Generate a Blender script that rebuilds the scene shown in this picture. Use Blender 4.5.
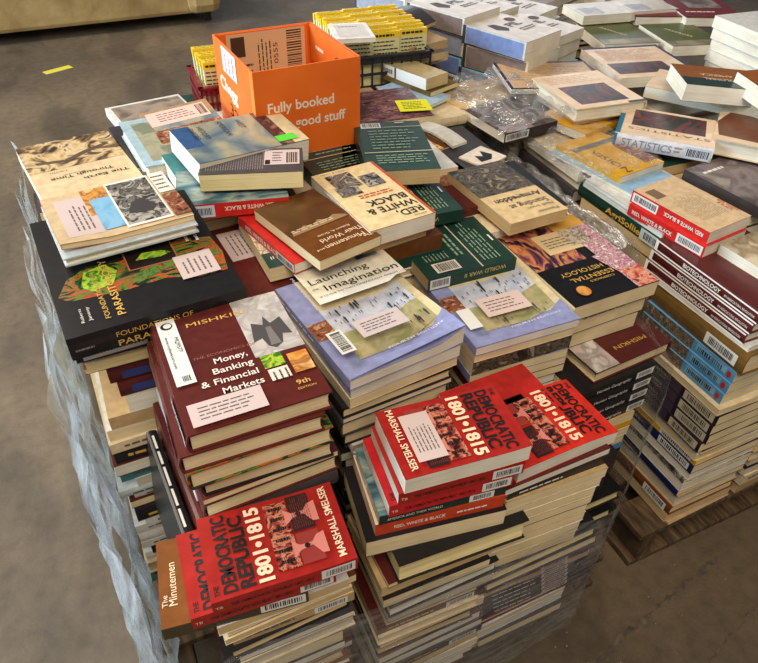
import bpy, math, random
from mathutils import Vector, Matrix, Euler
S = bpy.context.scene
for o in list(bpy.data.objects): bpy.data.objects.remove(o)
C = bpy.context.collection
R = math.radians

# ---------------------------------------------------------------- camera, world, lights
def make_camera():
    p, h, roll = R(40.4), R(64.0), 0.03
    F = Vector((math.cos(h)*math.cos(p), math.sin(h)*math.cos(p), -math.sin(p)))
    R0 = Vector((math.sin(h), -math.cos(h), 0)); U0 = R0.cross(F)
    Rv = R0*math.cos(roll)+U0*math.sin(roll); Uv = U0*math.cos(roll)-R0*math.sin(roll)
    cd = bpy.data.cameras.new('camera'); co = bpy.data.objects.new('camera', cd); C.objects.link(co)
    m = Matrix((Rv, Uv, -F)).transposed().to_4x4(); m.translation = Vector((0, 0, 1.6)); co.matrix_world = m
    cd.sensor_fit = 'HORIZONTAL'; cd.sensor_width = 36.0; cd.lens = 680.0/758.0*36.0
    cd.clip_start = 0.02; cd.clip_end = 60
    S.camera = co
make_camera()
w = bpy.data.worlds.new('world'); S.world = w; w.use_nodes = True
bg = w.node_tree.nodes['Background']; bg.inputs[0].default_value = (0.80, 0.88, 1.0, 1); bg.inputs[1].default_value = 0.13
def area(name, loc, target, sx, sy, power, color):
    l = bpy.data.lights.new(name, 'AREA'); l.shape = 'RECTANGLE'; l.size = sx; l.size_y = sy; l.energy = power; l.color = color
    o = bpy.data.objects.new(name, l); C.objects.link(o); o.location = loc
    o.rotation_euler = (Vector(target)-Vector(loc)).to_track_quat('-Z', 'Y').to_euler()
area('ceiling_lamps', (-0.6, -0.9, 4.4), (0.5, 1.3, 0.4), 2.6, 2.0, 128, (1.0, 0.87, 0.70))
area('left_dock_door', (-6.5, 3.2, 2.3), (0.2, 1.2, 0.5), 4.2, 3.4, 900, (0.66, 0.85, 1.0))
area('far_ceiling_lamps', (-2.2, 4.8, 4.6), (0.2, 2.9, 0), 2.0, 2.0, 255, (1.0, 0.88, 0.74))
area('back_window', (5.5, 9.5, 2.7), (1.2, 1.4, 0.9), 6.0, 2.0, 105, (0.86, 0.93, 1.0))
area('camera_side_fill', (0.2, -1.8, 3.6), (0.4, 1.0, 0.5), 1.2, 1.2, 26, (1.0, 0.80, 0.58))  # added warm fill from the camera side, brightens the front page edges
vs = S.view_settings; vs.view_transform = 'Standard'; vs.look = 'None'; vs.gamma = 1.0; vs.exposure = 0.0; vs.use_curve_mapping = False

# ---------------------------------------------------------------- materials
def lin(c): return tuple(((x/255)/12.92 if x/255 <= .04045 else ((x/255+.055)/1.055)**2.4) for x in c)+(1.0,)
MATS = {}
def base_mat(name):
    m = bpy.data.materials.new(name); m.use_nodes = True
    nt = m.node_tree; return m, nt, nt.nodes['Principled BSDF']
def cover(rgb, rough=0.32, wear=0.10, scale=60, name=None):
    """printed laminated card with faint scuffs"""
    k = ('cover', rgb, rough, wear, scale)
    if k in MATS: return MATS[k]
    m, nt, b = base_mat(name or 'printed_cover')
    n = nt.nodes.new('ShaderNodeTexNoise'); n.inputs['Scale'].default_value = scale; n.inputs['Detail'].default_value = 5
    tc = nt.nodes.new('ShaderNodeTexCoord'); nt.links.new(tc.outputs['Object'], n.inputs['Vector'])
    r = nt.nodes.new('ShaderNodeValToRGB'); c = lin(rgb)
    r.color_ramp.elements[0].position = .3; r.color_ramp.elements[1].position = .75
    r.color_ramp.elements[0].color = tuple(x*(1-wear*2) for x in c[:3])+(1,)
    r.color_ramp.elements[1].color = tuple(min(1, x*(1+wear)+wear*.015) for x in c[:3])+(1,)
    nt.links.new(n.outputs[0], r.inputs[0]); nt.links.new(r.outputs[0], b.inputs['Base Color'])
    b.inputs['Roughness'].default_value = rough; b.inputs['Specular IOR Level'].default_value = .32
    MATS[k] = m; return m
def flat(rgb, rough=0.5, name='ink', spec=0.4):
    k = ('flat', rgb, rough)
    if k in MATS: return MATS[k]
    m, nt, b = base_mat(name); b.inputs['Base Color'].default_value = lin(rgb); b.inputs['Roughness'].default_value = rough
    b.inputs['Specular IOR Level'].default_value = spec
    MATS[k] = m; return m
def paper(rgb):
    """edges of a block of leaves: thin layered lines"""
    k = ('paper', rgb)
    if k in MATS: return MATS[k]
    m, nt, b = base_mat('page_edges')
    tc = nt.nodes.new('ShaderNodeTexCoord'); mp = nt.nodes.new('ShaderNodeMapping'); mp.inputs['Scale'].default_value = (7, 7, 1400)
    n = nt.nodes.new('ShaderNodeTexNoise'); n.inputs['Scale'].default_value = 1; n.inputs['Detail'].default_value = 4; n.inputs['Roughness'].default_value = .7
    nt.links.new(tc.outputs['Object'], mp.inputs[0]); nt.links.new(mp.outputs[0], n.inputs['Vector'])
    n2 = nt.nodes.new('ShaderNodeTexNoise'); n2.inputs['Scale'].default_value = 14; nt.links.new(tc.outputs['Object'], n2.inputs['Vector'])
    mul = nt.nodes.new('ShaderNodeMath'); mul.operation = 'MULTIPLY_ADD'; mul.inputs[1].default_value = .45
    nt.links.new(n2.outputs[0], mul.inputs[0]); nt.links.new(n.outputs[0], mul.inputs[2])
    r = nt.nodes.new('ShaderNodeValToRGB'); c = lin(rgb)
    r.color_ramp.elements[0].position = .42; r.color_ramp.elements[1].position = .86
    r.color_ramp.elements[0].color = tuple(x*f for x, f in zip(c[:3], (.62, .57, .48)))+(1,); r.color_ramp.elements[1].color = c
    nt.links.new(mul.outputs[0], r.inputs[0]); nt.links.new(r.outputs[0], b.inputs['Base Color'])
    b.inputs['Roughness'].default_value = .85; b.inputs['Specular IOR Level'].default_value = .15
    bp = nt.nodes.new('ShaderNodeBump'); bp.inputs['Strength'].default_value = .35; bp.inputs['Distance'].default_value = .0006
    nt.links.new(n.outputs[0], bp.inputs['Height']); nt.links.new(bp.outputs[0], b.inputs['Normal'])
    MATS[k] = m; return m
def pic(cols, scale=25, dist=0.6, detail=6, stretch=(1, 1, 1), rough=0.3, sharp=False, kind='noise', off=0):
    """a printed picture: several inks spread by noise or cells"""
    k = ('pic', tuple(cols), scale, dist, detail, stretch, sharp, kind, off)
    if k in MATS: return MATS[k]
    m, nt, b = base_mat('printed_picture')
    tc = nt.nodes.new('ShaderNodeTexCoord'); mp = nt.nodes.new('ShaderNodeMapping'); mp.inputs['Scale'].default_value = stretch; mp.inputs['Location'].default_value = (off, off*.7, 0)
    nt.links.new(tc.outputs['Object'], mp.inputs[0])
    if kind == 'noise':
        n = nt.nodes.new('ShaderNodeTexNoise'); n.inputs['Distortion'].default_value = dist; n.inputs['Detail'].default_value = detail
    else:
        n = nt.nodes.new('ShaderNodeTexVoronoi')
    n.inputs['Scale'].default_value = scale
    nt.links.new(mp.outputs[0], n.inputs['Vector'])
    r = nt.nodes.new('ShaderNodeValToRGB'); cr = r.color_ramp
    if sharp: cr.interpolation = 'CONSTANT'
    lo, hi = (.37, .63) if kind == 'noise' else (.05, .75)
    while len(cr.elements) < len(cols): cr.elements.new(.5)
    for i, c in enumerate(cols):
        cr.elements[i].position = lo+(hi-lo)*i/(len(cols)-(0 if sharp else 1)); cr.elements[i].color = lin(c)
    nt.links.new(n.outputs[0], r.inputs[0]); nt.links.new(r.outputs[0], b.inputs['Base Color']); b.inputs['Roughness'].default_value = rough
    MATS[k] = m; return m
def film_mat(name, milk, gloss, scale):
    m = bpy.data.materials.new(name); m.use_nodes = True; nt = m.node_tree; nt.nodes.clear()
    out = nt.nodes.new('ShaderNodeOutputMaterial'); tr = nt.nodes.new('ShaderNodeBsdfTransparent'); gl = nt.nodes.new('ShaderNodeBsdfGlossy'); df = nt.nodes.new('ShaderNodeBsdfDiffuse')
    tr.inputs[0].default_value = (.93, .94, .95, 1); gl.inputs['Roughness'].default_value = .14; df.inputs[0].default_value = (.90, .92, .94, 1)
    tc = nt.nodes.new('ShaderNodeTexCoord'); mp = nt.nodes.new('ShaderNodeMapping'); mp.inputs['Scale'].default_value = scale
    n = nt.nodes.new('ShaderNodeTexNoise'); n.inputs['Scale'].default_value = 1; n.inputs['Detail'].default_value = 6; n.inputs['Distortion'].default_value = 1.2
    nt.links.new(tc.outputs['Object'], mp.inputs[0]); nt.links.new(mp.outputs[0], n.inputs['Vector'])
    bp = nt.nodes.new('ShaderNodeBump'); bp.inputs['Strength'].default_value = 1; bp.inputs['Distance'].default_value = .012
    nt.links.new(n.outputs[0], bp.inputs['Height']); nt.links.new(bp.outputs[0], gl.inputs['Normal'])
    r = nt.nodes.new('ShaderNodeMapRange'); r.inputs[1].default_value = .38; r.inputs[2].default_value = .72; r.inputs[3].default_value = milk*.3; r.inputs[4].default_value = min(1, milk*2)
    nt.links.new(n.outputs[0], r.inputs[0])
    a = nt.nodes.new('ShaderNodeMixShader'); b = nt.nodes.new('ShaderNodeMixShader')
    nt.links.new(r.outputs[0], a.inputs[0]); nt.links.new(tr.outputs[0], a.inputs[1]); nt.links.new(df.outputs[0], a.inputs[2])
    b.inputs[0].default_value = gloss; nt.links.new(a.outputs[0], b.inputs[1]); nt.links.new(gl.outputs[0], b.inputs[2])
    nt.links.new(b.outputs[0], out.inputs[0]); return m
def rough_mat(name, cols, scale, rough, stretch=(1, 1, 1), bump=.3, bdist=.002, detail=8):
    m, nt, b = base_mat(name)
    tc = nt.nodes.new('ShaderNodeTexCoord'); mp = nt.nodes.new('ShaderNodeMapping'); mp.inputs['Scale'].default_value = stretch
    n = nt.nodes.new('ShaderNodeTexNoise'); n.inputs['Scale'].default_value = scale; n.inputs['Detail'].default_value = detail
    nt.links.new(tc.outputs['Object'], mp.inputs[0]); nt.links.new(mp.outputs[0], n.inputs['Vector'])
    r = nt.nodes.new('ShaderNodeValToRGB'); cr = r.color_ramp
    while len(cr.elements) < len(cols): cr.elements.new(.5)
    for i, c in enumerate(cols): cr.elements[i].position = .3+.4*i/(len(cols)-1); cr.elements[i].color = lin(c)
    nt.links.new(n.outputs[0], r.inputs[0]); nt.links.new(r.outputs[0], b.inputs['Base Color']); b.inputs['Roughness'].default_value = rough
    bp = nt.nodes.new('ShaderNodeBump'); bp.inputs['Strength'].default_value = bump; bp.inputs['Distance'].default_value = bdist
    nt.links.new(n.outputs[0], bp.inputs['Height']); nt.links.new(bp.outputs[0], b.inputs['Normal']); return m

WHITE = flat((232, 228, 220)); BLACK = flat((22, 20, 20)); INK = flat((96, 88, 88)); CREAM = flat((236, 218, 182))
GOLD = flat((214, 170, 80)); STK = flat((208, 188, 184), .45, 'sticker_paper'); STKW = flat((228, 228, 224), .4, 'sticker_paper'); RED = flat((196, 38, 34))
PG = {'cream': paper((240, 222, 180)), 'white': paper((240, 236, 222)), 'tan': paper((216, 190, 142)), 'grey': paper((214, 204, 182)), 'yel': paper((246, 230, 174))}
COL = dict(maroon=(88, 32, 29), black=(30, 28, 30), green=(32, 66, 56), red=(198, 40, 32), brown=(104, 60, 26), white=(224, 222, 216), navy=(26, 40, 92),
           blue=(92, 142, 196), grey=(120, 118, 118), cream=(226, 206, 168), lav=(150, 152, 190), teal=(70, 130, 130), orange=(206, 92, 40), purple=(66, 44, 68),
           olive=(112, 92, 44), tan=(190, 160, 116), yellow=(226, 172, 40), sky=(140, 190, 222), charcoal=(62, 58, 60), pale=(196, 206, 208))
CNAME = dict(maroon='maroon', black='black', green='dark green', red='red', brown='brown', white='white', navy='navy blue', blue='blue', grey='grey', cream='cream',
             lav='lavender', teal='teal', orange='orange', purple='dark purple', olive='olive brown', tan='tan', yellow='yellow', sky='sky blue', charcoal='charcoal', pale='pale grey')

# ---------------------------------------------------------------- mesh helpers
def mesh_obj(name, vs_, fs, mats, parent=None, smooth=False, midx=None):
    me = bpy.data.meshes.new(name); me.from_pydata(vs_, [], fs); me.update()
    for m in (mats if isinstance(mats, list) else [mats]): me.materials.append(m)
    if midx:
        for p, i in zip(me.polygons, midx): p.material_index = i
    if smooth:
        for p in me.polygons: p.use_smooth = True
    o = bpy.data.objects.new(name, me); C.objects.link(o)
    if parent: o.parent = parent
    return o
def boxv(x0, y0, z0, x1, y1, z1, off=0):
    v = [(x0, y0, z0), (x1, y0, z0), (x1, y1, z0), (x0, y1, z0), (x0, y0, z1), (x1, y0, z1), (x1, y1, z1), (x0, y1, z1)]
    f = [(0, 3, 2, 1), (4, 5, 6, 7), (0, 1, 5, 4), (1, 2, 6, 5), (2, 3, 7, 6), (3, 0, 4, 7)]
    return v, [tuple(i+off for i in q) for q in f]
def box(name, b, mat, parent=None, bevel=0):
    v, f = boxv(*b); o = mesh_obj(name, v, f, mat, parent)
    if bevel:
        md = o.modifiers.new('bevel', 'BEVEL'); md.width = bevel; md.segments = 2
    return o
def multi(name, boxes, mat, parent=None, bevel=0):
    V, F = [], []
    for b in boxes:
        v, f = boxv(*b, off=len(V)); V += v; F += f
    o = mesh_obj(name, V, F, mat, parent)
    if bevel:
        md = o.modifiers.new('bevel', 'BEVEL'); md.width = bevel; md.segments = 2
    return o
def root(name, label, cat, loc, rot=(0, 0, 0), group=None):
    o = bpy.data.objects.new(name, None); C.objects.link(o); o.empty_display_size = .05
    o.location = loc; o.rotation_euler = tuple(R(a) for a in rot)
    o['label'] = label; o['category'] = cat
    if group: o['group'] = group
    return o
TXT = {}
def text_geo(s, bold=0, sp=1.0):
    k = (s, bold, sp)
    if k not in TXT:
        cu = bpy.data.curves.new('t', 'FONT'); cu.body = s; cu.size = 1; cu.offset = bold; cu.resolution_u = 3; cu.space_character = sp
        o = bpy.data.objects.new('t', cu); C.objects.link(o); bpy.context.view_layer.update()
        dg = bpy.context.evaluated_depsgraph_get(); me = bpy.data.meshes.new_from_object(o.evaluated_get(dg))
        v = [(a.co.x, a.co.y) for a in me.vertices]; f = [tuple(p.vertices) for p in me.polygons]
        bpy.data.objects.remove(o); bpy.data.curves.remove(cu); bpy.data.meshes.remove(me)
        mx = max(a[0] for a in v); mn = min(a[0] for a in v)
        TXT[k] = ([(a-mn, b) for a, b in v], f, mx-mn)
    return TXT[k]

# art on a face.  fr(u, v, off) -> local point, W and H are the face's real size
def art(items, fr, W, H, parent, rng, n0=0, thin=.00022):
    # thin: gap between printed layers
    k = n0
    for it in items:
        kind = it[0]; k += 1; off = thin*(k+1)
        if kind == 'r':      # rectangle  ('r', u0, v0, u1, v1, mat, name)
            _, u0, v0, u1, v1, m = it[:6]; nm = it[6] if len(it) > 6 else 'picture'; n = 5 if thin < .0003 else 14
            V = [fr(u0+(u1-u0)*i/n, v0+(v1-v0)*j/n, off) for j in range(n+1) for i in range(n+1)]
            F = [(j*(n+1)+i, j*(n+1)+i+1, (j+1)*(n+1)+i+1, (j+1)*(n+1)+i) for j in range(n) for i in range(n)]
            mesh_obj(nm, V, F, m, parent)
        elif kind == 'p':    # polygon  ('p', [(u, v)...], mat, name)
            _, pts, m = it[:3]; nm = it[3] if len(it) > 3 else 'picture'
            mesh_obj(nm, [fr(u, v, off) for u, v in pts], [tuple(range(len(pts)))], m, parent)
        elif kind == 'e':    # ellipse  ('e', u, v, ru, rv, mat)
            _, u, v, ru, rv, m = it[:6]; nm = it[6] if len(it) > 6 else 'emblem'
            mesh_obj(nm, [fr(u+ru*math.cos(a*math.pi/10), v+rv*math.sin(a*math.pi/10), off) for a in range(20)], [tuple(range(20))], m, parent)
        elif kind == 't':    # text ('t', string, u, v, length or None, height, mat, rot, bold)
            _, s, u, v, L, h, m, rot = it[:8]; bold = it[8] if len(it) > 8 else 0
            vv, ff, wd = text_geo(s, bold)
            sy = h/.72; sx = (L/wd) if L else sy
            c, sn = math.cos(R(rot)), math.sin(R(rot))
            V = [fr(u+(x*sx*c-y*sy*sn)/W, v+(x*sx*sn+y*sy*c)/H, off) for x, y in vv]
            mesh_obj('title_text', V, ff, m, parent)
        elif kind == 'l' or kind == 'b':  # small print / barcode  ('l', u0, v0, u1, v1, n, mat, vertical)
            _, u0, v0, u1, v1, n, m, vert = it[:8]; V, F = [], []
            a0, a1, b0, b1 = (u0, u1, v0, v1) if not vert else (v0, v1, u0, u1)
            if kind == 'l':
                for i in range(n):
                    y0 = b0+(b1-b0)*(i+(.36 if n > 2 else .2))/n; y1 = b0+(b1-b0)*(i+.66)/n; x = a0; end = a1-(a1-a0)*rng.uniform(0, .25)
                    while x < end:
                        x2 = min(end, x+(a1-a0)*rng.uniform(.07, .2)); q = [(x, y0), (x2, y0), (x2, y1), (x, y1)]
                        if vert: q = [(b, a) for a, b in q]
                        F.append(tuple(range(len(V), len(V)+4))); V += [fr(a, b, off) for a, b in q]; x = x2+(a1-a0)*.03
            else:
                x = a0
                while x < a1:
                    x2 = x+(a1-a0)/n*rng.uniform(.25, 1.0); q = [(x, b0), (x2, b0), (x2, b1), (x, b1)]
                    if vert: q = [(b, a) for a, b in q]
                    F.append(tuple(range(len(V), len(V)+4))); V += [fr(a, b, off) for a, b in q]; x = x2+(a1-a0)/n*rng.uniform(.3, .9)
            mesh_obj('small_print' if kind == 'l' else 'barcode', V, F, m, parent)
    return k

MESHES = {}
def book_meshes(dx, dy, t, sp, hard, cm, pm, warp, n):
    key = (round(dx, 4), round(dy, 4), round(t, 4), sp, hard, cm.name, pm.name) if warp is None else None
    if key and key in MESHES: return MESHES[key]
    Lx, Ly = (dx, dy) if sp in 'FB' else (dy, dx)        # Lx along the spine, Ly across
    th, oh, bul = (.0028, .0035, min(.004, t*.12)) if hard else (.0007, .0006, 0)
    nb = n
    out, inn = [], []
    for i in range(nb+1):
        y = Ly/2-Ly*i/nb; out.append((y, t)); inn.append((max(y, -Ly/2+th), t-th))
    if hard:
        for i in (1, 2, 3):
            a = i/4; y = -Ly/2-bul*math.sin(math.pi*a); out.append((y, t*(1-a))); inn.append((y+th, max(th, min(t-th, t*(1-a)))))
    for i in range(nb+1):
        y = -Ly/2+Ly*i/nb; out.append((y, 0)); inn.append((max(y, -Ly/2+th), th))
    N = len(out); V, F = [], []
    for j in range(n+1):
        x = -Lx/2+Lx*j/n
        V += [(x, y, z) for y, z in out]+[(x, y, z) for y, z in inn]
    for j in range(n):
        a, b = j*2*N, (j+1)*2*N
        for i in range(N-1):
            F.append((a+i, b+i, b+i+1, a+i+1)); F.append((a+N+i, a+N+i+1, b+N+i+1, b+N+i))
        F.append((a, a+N, b+N, b)); F.append((a+N-1, b+N-1, b+2*N-1, a+2*N-1))
    for a, s in ((0, 1), (n*2*N, -1)):
        for i in range(N-1):
            q = (a+i, a+i+1, a+N+i+1, a+N+i); F.append(q if s > 0 else q[::-1])
    # pages
    x0, x1, y0, y1 = -Lx/2+oh, Lx/2-oh, -Ly/2+th*1.05, Ly/2-oh
    PV, PF = [], []; m = n
    zs = [th, t*.33, t*.66, t-th] if hard else [th, t-th]
    dish = [0, .0022, .0022, 0] if hard else [0, 0]
    ring = [(x0+(x1-x0)*i/m, y0) for i in range(m)]+[(x1, y0+(y1-y0)*i/m) for i in range(m)]+[(x1-(x1-x0)*i/m, y1) for i in range(m)]+[(x0, y1-(y1-y0)*i/m) for i in range(m)]
    nr = len(ring)
    for z, d in zip(zs, dish): PV += [(x, y-(d if y > y1-1e-6 else 0), z) for x, y in ring]
    for k in range(len(zs)-1):
        for i in range(nr): PF.append((k*nr+i, k*nr+(i+1) % nr, (k+1)*nr+(i+1) % nr, (k+1)*nr+i))
    if not warp: PF.append(tuple(range((len(zs)-1)*nr, len(zs)*nr))); PF.append(tuple(range(nr))[::-1])
    rot = {'F': 0, 'R': 90, 'B': 180, 'L': -90}[sp]; c, s = round(math.cos(R(rot))), round(math.sin(R(rot)))
    def tf(P):
        Q = [(x*c-y*s, x*s+y*c, z) for x, y, z in P]
        return [(x, y, z+warp(x, y, z)) for x, y, z in Q] if warp else Q
    a = bpy.data.meshes.new('cover'); a.from_pydata(tf(V), [], F); a.materials.append(cm)
    b = bpy.data.meshes.new('page_block'); b.from_pydata(tf(PV), [], PF); b.materials.append(pm)
    if key: MESHES[key] = (a, b)
    return a, b
NB = [0]
def book(label, x, y, ztop, dx, dy, t, sp='F', cov='white', pg='cream', rz=0, rx=0, ry=0, hard=None, top=None, F=None, L=None, Rr=None, warp=None, name=None, group=None, rough=.32, cmat=None):
    """(x, y) centre, ztop = height of the upper cover, sp = side the spine faces"""
    NB[0] += 1; rng = random.Random(NB[0]*7+1)
    if hard is None: hard = False
    o = root(name or ('hardcover_book' if hard else 'paperback_book'), label, 'book', (x, y, ztop-t), (rx, ry, rz), group)
    cm = cmat or cover(COL[cov] if isinstance(cov, str) else cov, rough); n = 14 if warp else 1
    a, b = book_meshes(dx, dy, t, sp, hard, cm, PG[pg], warp, n)
    co = bpy.data.objects.new('cover', a); C.objects.link(co); co.parent = o
    po = bpy.data.objects.new('page_block', b); C.objects.link(po); po.parent = o
    W_ = warp or (lambda x, y, z: 0)
    bl = .0045 if hard else .0002
    def ft(u, v, off): X, Y = -dx/2+u*dx, -dy/2+v*dy; return (X, Y, t+off+W_(X, Y, t))
    def fF(u, v, off): X, Y = -dx/2+u*dx, -dy/2-off-(bl if sp == 'F' else 0); return (X, Y, v*t+W_(X, Y, v*t))
    def fL(u, v, off): X, Y = -dx/2-off-(bl if sp == 'L' else 0), dy/2-u*dy; return (X, Y, v*t+W_(X, Y, v*t))
    def fR(u, v, off): X, Y = dx/2+off+(bl if sp == 'R' else 0), -dy/2+u*dy; return (X, Y, v*t+W_(X, Y, v*t))
    if top: art(top, ft, dx, dy, co, rng, 0, .00035 if warp else .00022)
    if F: art(F, fF, dx, t, co, rng)
    if L: art(L, fL, dy, t, co, rng)
    if Rr: art(Rr, fR, dy, t, co, rng)
    return o
ORD = ['', 'first', 'second', 'third', 'fourth', 'fifth', 'sixth', 'seventh', 'eighth', 'ninth', 'tenth', 'eleventh', 'twelfth', 'thirteenth', 'fourteenth', 'fifteenth', 'sixteenth', 'seventeenth',
       'eighteenth', 'nineteenth', 'twentieth', 'twenty-first', 'twenty-second', 'twenty-third', 'twenty-fourth', 'twenty-fifth', 'twenty-sixth', 'twenty-seventh', 'twenty-eighth', 'twenty-ninth', 'thirtieth']
def spine_sticker(u0=.62, u1=.93, m=STKW): return [('r', u0, .12, u1, .88, m, 'sticker'), ('b', u0+.03, .28, u1-.03, .75, 22, BLACK, False)]
def column(where, x, y, z0, z1, dx, dy, spines, pal, seed, items=(), group=None, start=0, jit=1.0, tmin=.018, tmax=.04, pgs=('cream', 'tan', 'white', 'grey'), hardp=.35):
    """books lying on one another, listed from the top down; after `items` the rest is varied"""
    rng = random.Random(seed); z = z1; k = start; ox = oy = 0
    items = list(items)
    while z > z0+.004:
        k += 1
        if items:
            it = dict(items.pop(0)); t = it.pop('t'); t = min(t, z-z0)
            px, py = it.pop('ox', 0), it.pop('oy', 0)
            cn = it.get('cov', 'white'); lab = it.pop('label', None) or '%s book, %s from the top of %s' % (CNAME.get(cn, cn), ORD[k], where)
            kw = dict(dx=dx, dy=dy, rz=rng.uniform(-1.5, 1.5)); kw.update(it)
            book(lab, x+px, y+py, z, t=t, group=group, **kw); z -= t; continue
        t = rng.uniform(tmin, tmax)
        if z-z0-t < tmin: t = z-z0
        if t > .06: t = t/2
        sp = rng.choice(spines); cn = rng.choice(pal); hard = rng.random() < hardp
        ddx, ddy = dx*rng.uniform(.88, 1.0), dy*rng.uniform(.88, 1.0)
        ox = rng.uniform(-.006, .006)*jit; oy = rng.uniform(-.006, .006)*jit
        # keep the visible front faces roughly flush
        kw = {}
        if sp == 'F' and rng.random() < .75:
            kw['F'] = [('l', .1, .3, .55, .75, 1, rng.choice((WHITE, GOLD)) if cn in ('maroon', 'black', 'green', 'navy', 'brown', 'purple', 'red', 'charcoal', 'blue') else INK, False)]
            if rng.random() < .6: kw['F'] = kw['F']+spine_sticker(.66, .94)
        if sp == 'L' and rng.random() < .75:
            kw['L'] = [('l', .1, .3, .55, .75, 1, WHITE if cn in ('maroon', 'black', 'green', 'navy', 'brown', 'purple', 'red', 'charcoal', 'blue') else INK, False)]
            if rng.random() < .7: kw['L'] = kw['L']+spine_sticker(.66, .94)
        book('%s %s, %s from the top of %s' % (CNAME[cn], 'hardcover' if hard else 'paperback', ORD[k], where), x-(dx-ddx)/2*rng.choice((-1, 1))*.6+ox, y-(dy-ddy)/2+oy, z, ddx, ddy, t, sp, cn, rng.choice(pgs),
             rz=rng.uniform(-2.2, 2.2)*jit, hard=hard, group=group, **kw)
        z -= t
    return k

# ---------------------------------------------------------------- setting: floor
def make_floor():
    m, nt, b = base_mat('stained_concrete')
    tc = nt.nodes.new('ShaderNodeTexCoord')
    def noise(sc, det, dist=0, stretch=(1, 1, 1)):
        mp = nt.nodes.new('ShaderNodeMapping'); mp.inputs['Scale'].default_value = stretch
        n = nt.nodes.new('ShaderNodeTexNoise'); n.inputs['Scale'].default_value = sc; n.inputs['Detail'].default_value = det; n.inputs['Distortion'].default_value = dist
        nt.links.new(tc.outputs['Object'], mp.inputs[0]); nt.links.new(mp.outputs[0], n.inputs['Vector']); return n
    def ramp(n, cs):
        r = nt.nodes.new('ShaderNodeValToRGB')
        while len(r.color_ramp.elements) < len(cs): r.color_ramp.elements.new(.5)
        for i, (p, c) in enumerate(cs): r.color_ramp.elements[i].position = p; r.color_ramp.elements[i].color = c
        nt.links.new(n.outputs[0], r.inputs[0]); return r
    def mix(mode, f, a, c):
        x = nt.nodes.new('ShaderNodeMix'); x.data_type = 'RGBA'; x.blend_type = mode
        x.inputs[0].default_value = f; nt.links.new(a, x.inputs[6]); nt.links.new(c, x.inputs[7]); return x.outputs[2]
    g = lambda v: (v, v, v, 1)
    a = ramp(noise(1.1, 5, .3), [(.3, lin((80, 68, 53))), (.55, lin((104, 88, 67))), (.75, lin((128, 108, 80)))])
    s1 = ramp(noise(3.2, 8, .9, (1, .45, 1)), [(.36, g(.62)), (.5, g(.95)), (.7, g(1.08))])
    s2 = ramp(noise(26, 9, .2), [(.3, g(.72)), (.52, g(1)), (.78, g(1.2))])
    s3 = ramp(noise(150, 3), [(.3, g(.8)), (.62, g(1)), (.74, g(1.35))])
    o = mix('MULTIPLY', 1, a.outputs[0], s1.outputs[0]); o = mix('MULTIPLY', .8, o, s2.outputs[0]); o = mix('MULTIPLY', .5, o, s3.outputs[0])
    nt.links.new(o, b.inputs['Base Color'])
    rr = nt.nodes.new('ShaderNodeMapRange'); rr.inputs[3].default_value = .5; rr.inputs[4].default_value = .85
    n4 = noise(5, 5); nt.links.new(n4.outputs[0], rr.inputs[0]); nt.links.new(rr.outputs[0], b.inputs['Roughness'])
    bp = nt.nodes.new('ShaderNodeBump'); bp.inputs['Strength'].default_value = .25; bp.inputs['Distance'].default_value = .004
    nb = noise(60, 8); nt.links.new(nb.outputs[0], bp.inputs['Height']); nt.links.new(bp.outputs[0], b.inputs['Normal'])
    f = box('floor', (-12, -8, -.1, 14, 16, 0), m); f['kind'] = 'structure'
    return f
make_floor()
def ribbon(name, pts, width, mat, z=.0008, rng=random.Random(4)):
    V, F = [], []
    for i, p in enumerate(pts):
        a = Vector(pts[max(0, i-1)]); b = Vector(pts[min(len(pts)-1, i+1)]); d = (b-a).normalized(); n = Vector((-d.y, d.x))
        w_ = width*rng.uniform(.05, 1.0)
        for s in (-1, 1): V.append((p[0]+n.x*w_*s, p[1]+n.y*w_*s, z))
        if i: F.append((2*i-2, 2*i-1, 2*i+1, 2*i))
    return mesh_obj(name, V, F, mat)
def scuffs():
    dark = rough_mat('tyre_scuff', [(62, 54, 46), (84, 74, 62), (108, 94, 78)], 40, .9)
    r = random.Random(3)
    def line(a, b, n, wob): return [(a[0]+(b[0]-a[0])*i/n+r.uniform(-wob, wob), a[1]+(b[1]-a[1])*i/n+r.uniform(-wob, wob)) for i in range(n+1)]
    for i, (a, b, w_) in enumerate([((.70, .40), (1.26, .50), .010), ((.62, .35), (.85, .42), .004), ((1.02, .30), (1.40, .40), .003)]):
        o = ribbon('trim_%d' % (i+1), line(a, b, 44, .004), w_, dark, z=.0008+.0002*i, rng=r); o['kind'] = 'structure'
    yel = flat((206, 196, 70))
    o = box('paper_scrap', (-.09, -.03, 0, .09, .03, .0015), yel); o.location = (.02, 4.86, .0005); o.rotation_euler = (0, 0, .4)
    o['label'] = 'small yellow paper scrap lying on the bare floor before the sofa'; o['category'] = 'paper scrap'
    for i in range(26):
        x, y = r.uniform(.65, 1.7), r.uniform(.28, .56)
        s = r.uniform(.001, .0026)
        v = [(math.cos(k*1.26)*s*r.uniform(.5, 1), math.sin(k*1.26)*s*r.uniform(.5, 1), h) for h in (0, s*.5) for k in range(5)]
        f = [tuple(range(5, 10)), tuple(range(5))[::-1]]+[(k, (k+1) % 5, 5+(k+1) % 5, 5+k) for k in range(5)]
        o = mesh_obj('debris_chip', v, f, flat((150, 140, 122), .8)); o.location = (x, y, .0008)
        o['label'] = 'tiny pale chip of debris on the floor by the pallets'; o['category'] = 'debris'; o['group'] = 'chips of debris on the floor'
scuffs()

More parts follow.
